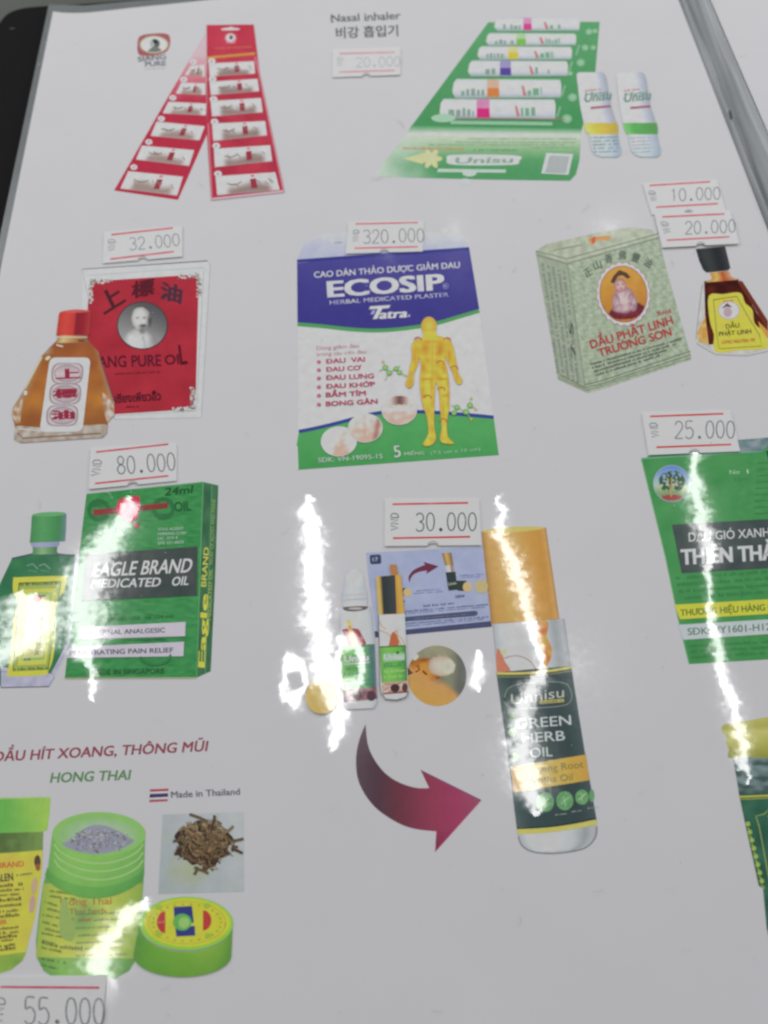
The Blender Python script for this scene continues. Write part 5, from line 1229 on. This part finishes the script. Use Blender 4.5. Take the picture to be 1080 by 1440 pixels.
p.sub("emblem").quad(Z(755, 572), Z(834, 568), Z(838, 606), Z(757, 614), (56, 62, 128)).quad(Z(762, 660), Z(846, 654), Z(848, 696), Z(766, 700), (56, 62, 128)).quad(Z(757, 610), Z(775, 610), Z(778, 664), Z(762, 664), (60, 70, 124)).quad(Z(806, 606), Z(838, 604), Z(842, 640), Z(808, 642), (58, 66, 128))
p.ell(*Z(792, 638), 13, 12, (92, 172, 80), n=20).ell(*Z(800, 640), 8, 8, (140, 190, 100), n=16)
HL = [Z(718 + 36 * math.cos(a), 638 + 48 * math.sin(a)) for a in [math.pi / 2 + k * math.pi / 10 for k in range(11)]]
HR = [Z(882 + 36 * math.cos(a), 630 + 44 * math.sin(a)) for a in [-math.pi / 2 + k * math.pi / 10 for k in range(11)]]
p.poly(HL, (186, 60, 60)).poly(HR, (186, 60, 60)).scribble(Z(690, 642), Z(714, 640), 3, (206, 160, 150))
p.build(page)
# ------------------------------------------------------------------ price stickers, stuck on top of the film
STROKES = {   # thin price-gun figures, cell 0.62 wide and 1 high, y up
 '0': [[(.31, 1), (.14, .93), (.03, .72), (0, .5), (.03, .28), (.14, .07), (.31, 0), (.48, .07), (.59, .28), (.62, .5), (.59, .72), (.48, .93), (.31, 1)]],
 '1': [[(.12, .78), (.34, 1), (.34, 0)]],
 '2': [[(.02, .78), (.10, .94), (.30, 1), (.50, .94), (.60, .76), (.56, .58), (.36, .36), (.12, .12), (0, 0), (.62, 0)]],
 '3': [[(.03, .88), (.16, .98), (.36, 1), (.54, .92), (.60, .76), (.52, .60), (.30, .53), (.52, .46), (.62, .28), (.54, .08), (.34, 0), (.14, .02), (0, .12)]],
 '5': [[(.60, 1), (.10, 1), (.06, .58), (.26, .64), (.46, .60), (.60, .44), (.62, .28), (.54, .1), (.34, 0), (.14, .02), (0, .12)]],
 '8': [[(.31, .53), (.12, .62), (.06, .78), (.14, .94), (.31, 1), (.48, .94), (.56, .78), (.50, .62), (.31, .53), (.08, .42), (0, .24), (.1, .06), (.31, 0), (.52, .06), (.62, .24), (.54, .42), (.31, .53)]],
 '.': [[(.24, .06), (.31, .12), (.38, .06), (.31, 0), (.24, .06), (.31, .12)]],
 'V': [[(0, 1), (.31, 0), (.62, 1)]], 'N': [[(.02, 0), (.02, 1), (.60, 0), (.60, 1)]],
 'D': [[(.04, 0), (.04, 1), (.32, 1), (.54, .84), (.62, .5), (.54, .16), (.32, 0), (.04, 0)]]}
PITCH = 0.845
def figures(p, t, p0, p1, h, col, up=None, wd=None, xs=1.0):
    n = len(t); w = (n - 1) * PITCH + .62
    dx, dy = (p1[0] - p0[0]) / w, (p1[1] - p0[1]) / w
    L = math.hypot(dx, dy)
    if up is None: up = (dy / L, -dx / L)
    wd = wd or h * .062
    rnd = random.Random(int(p0[0] * 7 + p0[1]))
    for k, ch in enumerate(t):
        jy = rnd.uniform(-.02, .02)
        for st in STROKES[ch]:
            pts = []
            for x, y in (smooth_open(st, 3) if ch in '023568' else st):
                X = k * PITCH + x + rnd.uniform(-.007, .007); Y = y + jy + rnd.uniform(-.007, .007)
                pts.append((p0[0] + X * dx + Y * up[0] * h, p0[1] + X * dy + Y * up[1] * h))
            c = mix(col, (176, 176, 176), rnd.uniform(0, .3))
            p.line(pts, wd * (1.9 if ch == '.' else 1), lambda u, v: mix(col, (180, 180, 180), max(0, .12 + nse(u, v, .5) * .55)))

def sticker(lab, cor, l1, l2, price, f0, f1, fh, v0, v1, vw, tone, red, z0=0.0001, th=0.00016, notch=True, edge_in=0):
    """cor: four corners clockwise from top left; l1, l2: red rules; f0-f1: baseline of the price; v0 top, v1 bottom of the small VND"""
    a, b, c, d = cor
    c_ = Vector(at(sum(q[0] for q in cor) / 4, sum(q[1] for q in cor) / 4)); o = empty("price_sticker", (c_.x, c_.y, z0))
    props(o, label=lab, category="price sticker", group="price stickers on the laminated page")
    def lerp(p_, q_, t): return (p_[0] + (q_[0] - p_[0]) * t, p_[1] + (q_[1] - p_[1]) * t)
    # outline with the price gun's little tear notch at the middle of the top and bottom edge
    rr = math.hypot(b[0] - a[0], b[1] - a[1]) * .052
    def edge(p_, q_, inward):
        pts = []
        L = math.hypot(q_[0] - p_[0], q_[1] - p_[1]); ux, uy = (q_[0] - p_[0]) / L, (q_[1] - p_[1]) / L
        m = lerp(p_, q_, .5)
        pts.append(p_)
        for k in range(4): pts.append(lerp(p_, q_, .08 + k * .1))
        if inward:
            for k in range(7):
                t = math.pi * k / 6
                pts.append((m[0] - ux * math.cos(t) * rr - uy * math.sin(t) * rr * .55 * inward, m[1] - uy * math.cos(t) * rr + ux * math.sin(t) * rr * .55 * inward))
        for k in range(4): pts.append(lerp(p_, q_, .62 + k * .1))
        return pts
    outl = edge(a, b, 0) + [b] + edge(c, d, 1 if notch else 0) + [d]
    ol = []
    for k, q in enumerate(outl):
        if not ol or math.hypot(q[0] - ol[-1][0], q[1] - ol[-1][1]) > .05: ol.append(q)
    pts = [P2(*q) for q in ol]
    zt = z0 + th
    pap = slab("paper", pts, z0, zt, MAT_STICK, o)
    m = pap.modifiers.new("worn edge", 'BEVEL'); m.width = 0.00006; m.segments = 2; m.limit_method = 'ANGLE'
    p = Acc
    P = Pic("rule", None, base=zt + 0.00001, mat=MAT_STICKINK); P.subs = []
    def part(name):
        q = Pic(name, None, base=zt + 0.00001, mat=MAT_STICKINK); return q
    wl = math.hypot(b[0] - a[0], b[1] - a[1]) * .019
    for l in (l1, l2):
        q = part("red_rule"); q.line([lerp(l[0], l[1], t / 8) for t in range(9)], wl, lambda u, v: mix(red, (206, 190, 190), max(0, .1 + .4 * nse(u, v, .3)))); q.build(o)
    q = part("price_figures"); figures(q, price, f0, f1, fh, tone); q.build(o)
    q = part("currency_mark")
    # VND reads upwards: baseline runs from bottom to top
    L = math.hypot(v1[0] - v0[0], v1[1] - v0[1])
    figures(q, "VND", v1, v0, vw, tone, up=(-1, -.03), wd=fh * .05); q.build(o)
    if notch:
        m_ = lerp(d, c, .5); q = part("tear_notch")
        q.line([(m_[0] - rr * 1.1 * math.cos(t), m_[1] - rr * .9 * math.sin(t)) for t in [k * math.pi / 8 for k in range(9)]], .9, mix((150, 150, 150), tone, .4)); q.build(o)
    rt = random.Random(len(lab)); o.rotation_euler = (math.radians(rt.uniform(-.25, .25)), math.radians(rt.uniform(-.3, .3)), 0); o.location.z += 0.00006
    return o
RD1, RD2, RD3 = (200, 84, 96), (198, 58, 70), (196, 40, 48)
T1, T2, T3, T4 = (124, 128, 128), (98, 102, 104), (84, 86, 90), (56, 58, 62)
sticker("faint price sticker 20.000 under the Nasal inhaler heading", [(468, 70), (563, 67.5), (563, 106.7), (467.5, 110)], ((477.5, 76.7), (555, 75)), ((476.7, 102.5), (555, 100.5)), "20.000", (501.7, 95.6), (562.5, 94.4), 13.5, (482.5, 82), (482, 94), 8, (142, 146, 146), (202, 116, 124))
sticker("price sticker 32.000 on the top edge of the red boxed oil's clear case", [(146.5, 327.5), (257, 319), (257, 362), (145, 371.5)], ((157, 331.3), (243.6, 321.9)), ((155.6, 365.4), (245, 355)), "32.000", (183.7, 353), (253, 347), 17, (163, 338), (162, 354), 10, T2, RD2)
sticker("price sticker 320.000 on the white flap of the violet plaster sachet", [(490, 312.6), (596, 311.5), (594.7, 354.5), (486, 358)], ((500, 316.4), (587.7, 314)), ((498.6, 350.4), (587.7, 348)), "320.000", (511.5, 343.5), (596, 341), 18.5, (505, 325), (504, 341), 8, T2, RD1)
sticker("price sticker 10.000, upper of the overlapping pair by the grey hinge", [(903, 258.5), (1007.6, 253.8), (1020, 299), (916, 303)], ((913, 262), (998, 257)), ((922, 292.5), (1009, 287.8)), "10.000", (943, 284), (1012, 281.5), 17, (920, 270), (924, 284), 9, T3, RD2)
sticker("price sticker 20.000, lower of the pair, touching the black bottle cap", [(919.5, 303), (1025, 297.5), (1039, 344.5), (930.5, 350)], ((930.5, 307), (1017.7, 303)), ((937, 339.7), (1025, 335)), "20.000", (963.5, 331), (1033, 328.7), 17.5, (938, 314), (943, 330), 10, T3, RD2, z0=0.00028)
sticker("price sticker 80.000 just above the green medicated oil box", [(128, 630.7), (249, 624.6), (249, 677), (125.5, 689)], ((136, 636.8), (237, 625.5)), ((134.4, 681), (237, 670)), "80.000", (166.5, 668), (247, 662), 24.5, (144, 648), (141, 670), 12, T3, (192, 54, 66))
sticker("crisp price sticker 30.000 between the pale blue leaflet and the sachet", [(541.5, 702.5), (673.5, 701.5), (677, 767.5), (540.7, 769)], ((552, 710), (658, 708)), ((552.7, 757.7), (661, 755.7)), "30.000", (585, 747.4), (669.5, 747.4), 25, (560, 723), (560, 746.5), 10.5, T4, RD3)
sticker("price sticker 25.000 on the top edge of the cut off green box", [(901.7, 581), (1026.7, 578), (1040.6, 635.6), (911.4, 641)], ((913.6, 586.7), (1016.4, 582.8)), ((922.5, 630), (1027.5, 626)), "25.000", (949, 617.8), (1032, 617), 24, (923, 596), (926.5, 616), 10.5, (92, 94, 98), RD3)
sticker("largest price sticker 55.000 at the bottom left corner below the jars", [(-14, 1373), (152, 1371), (139, 1476), (-26, 1478)], ((1.6, 1387.7), (140.6, 1388.7)), ((-6, 1466), (128, 1467)), "55.000", (36, 1440), (147, 1440), 37, (9, 1403), (4, 1440), 16, (112, 112, 118), (184, 52, 78))
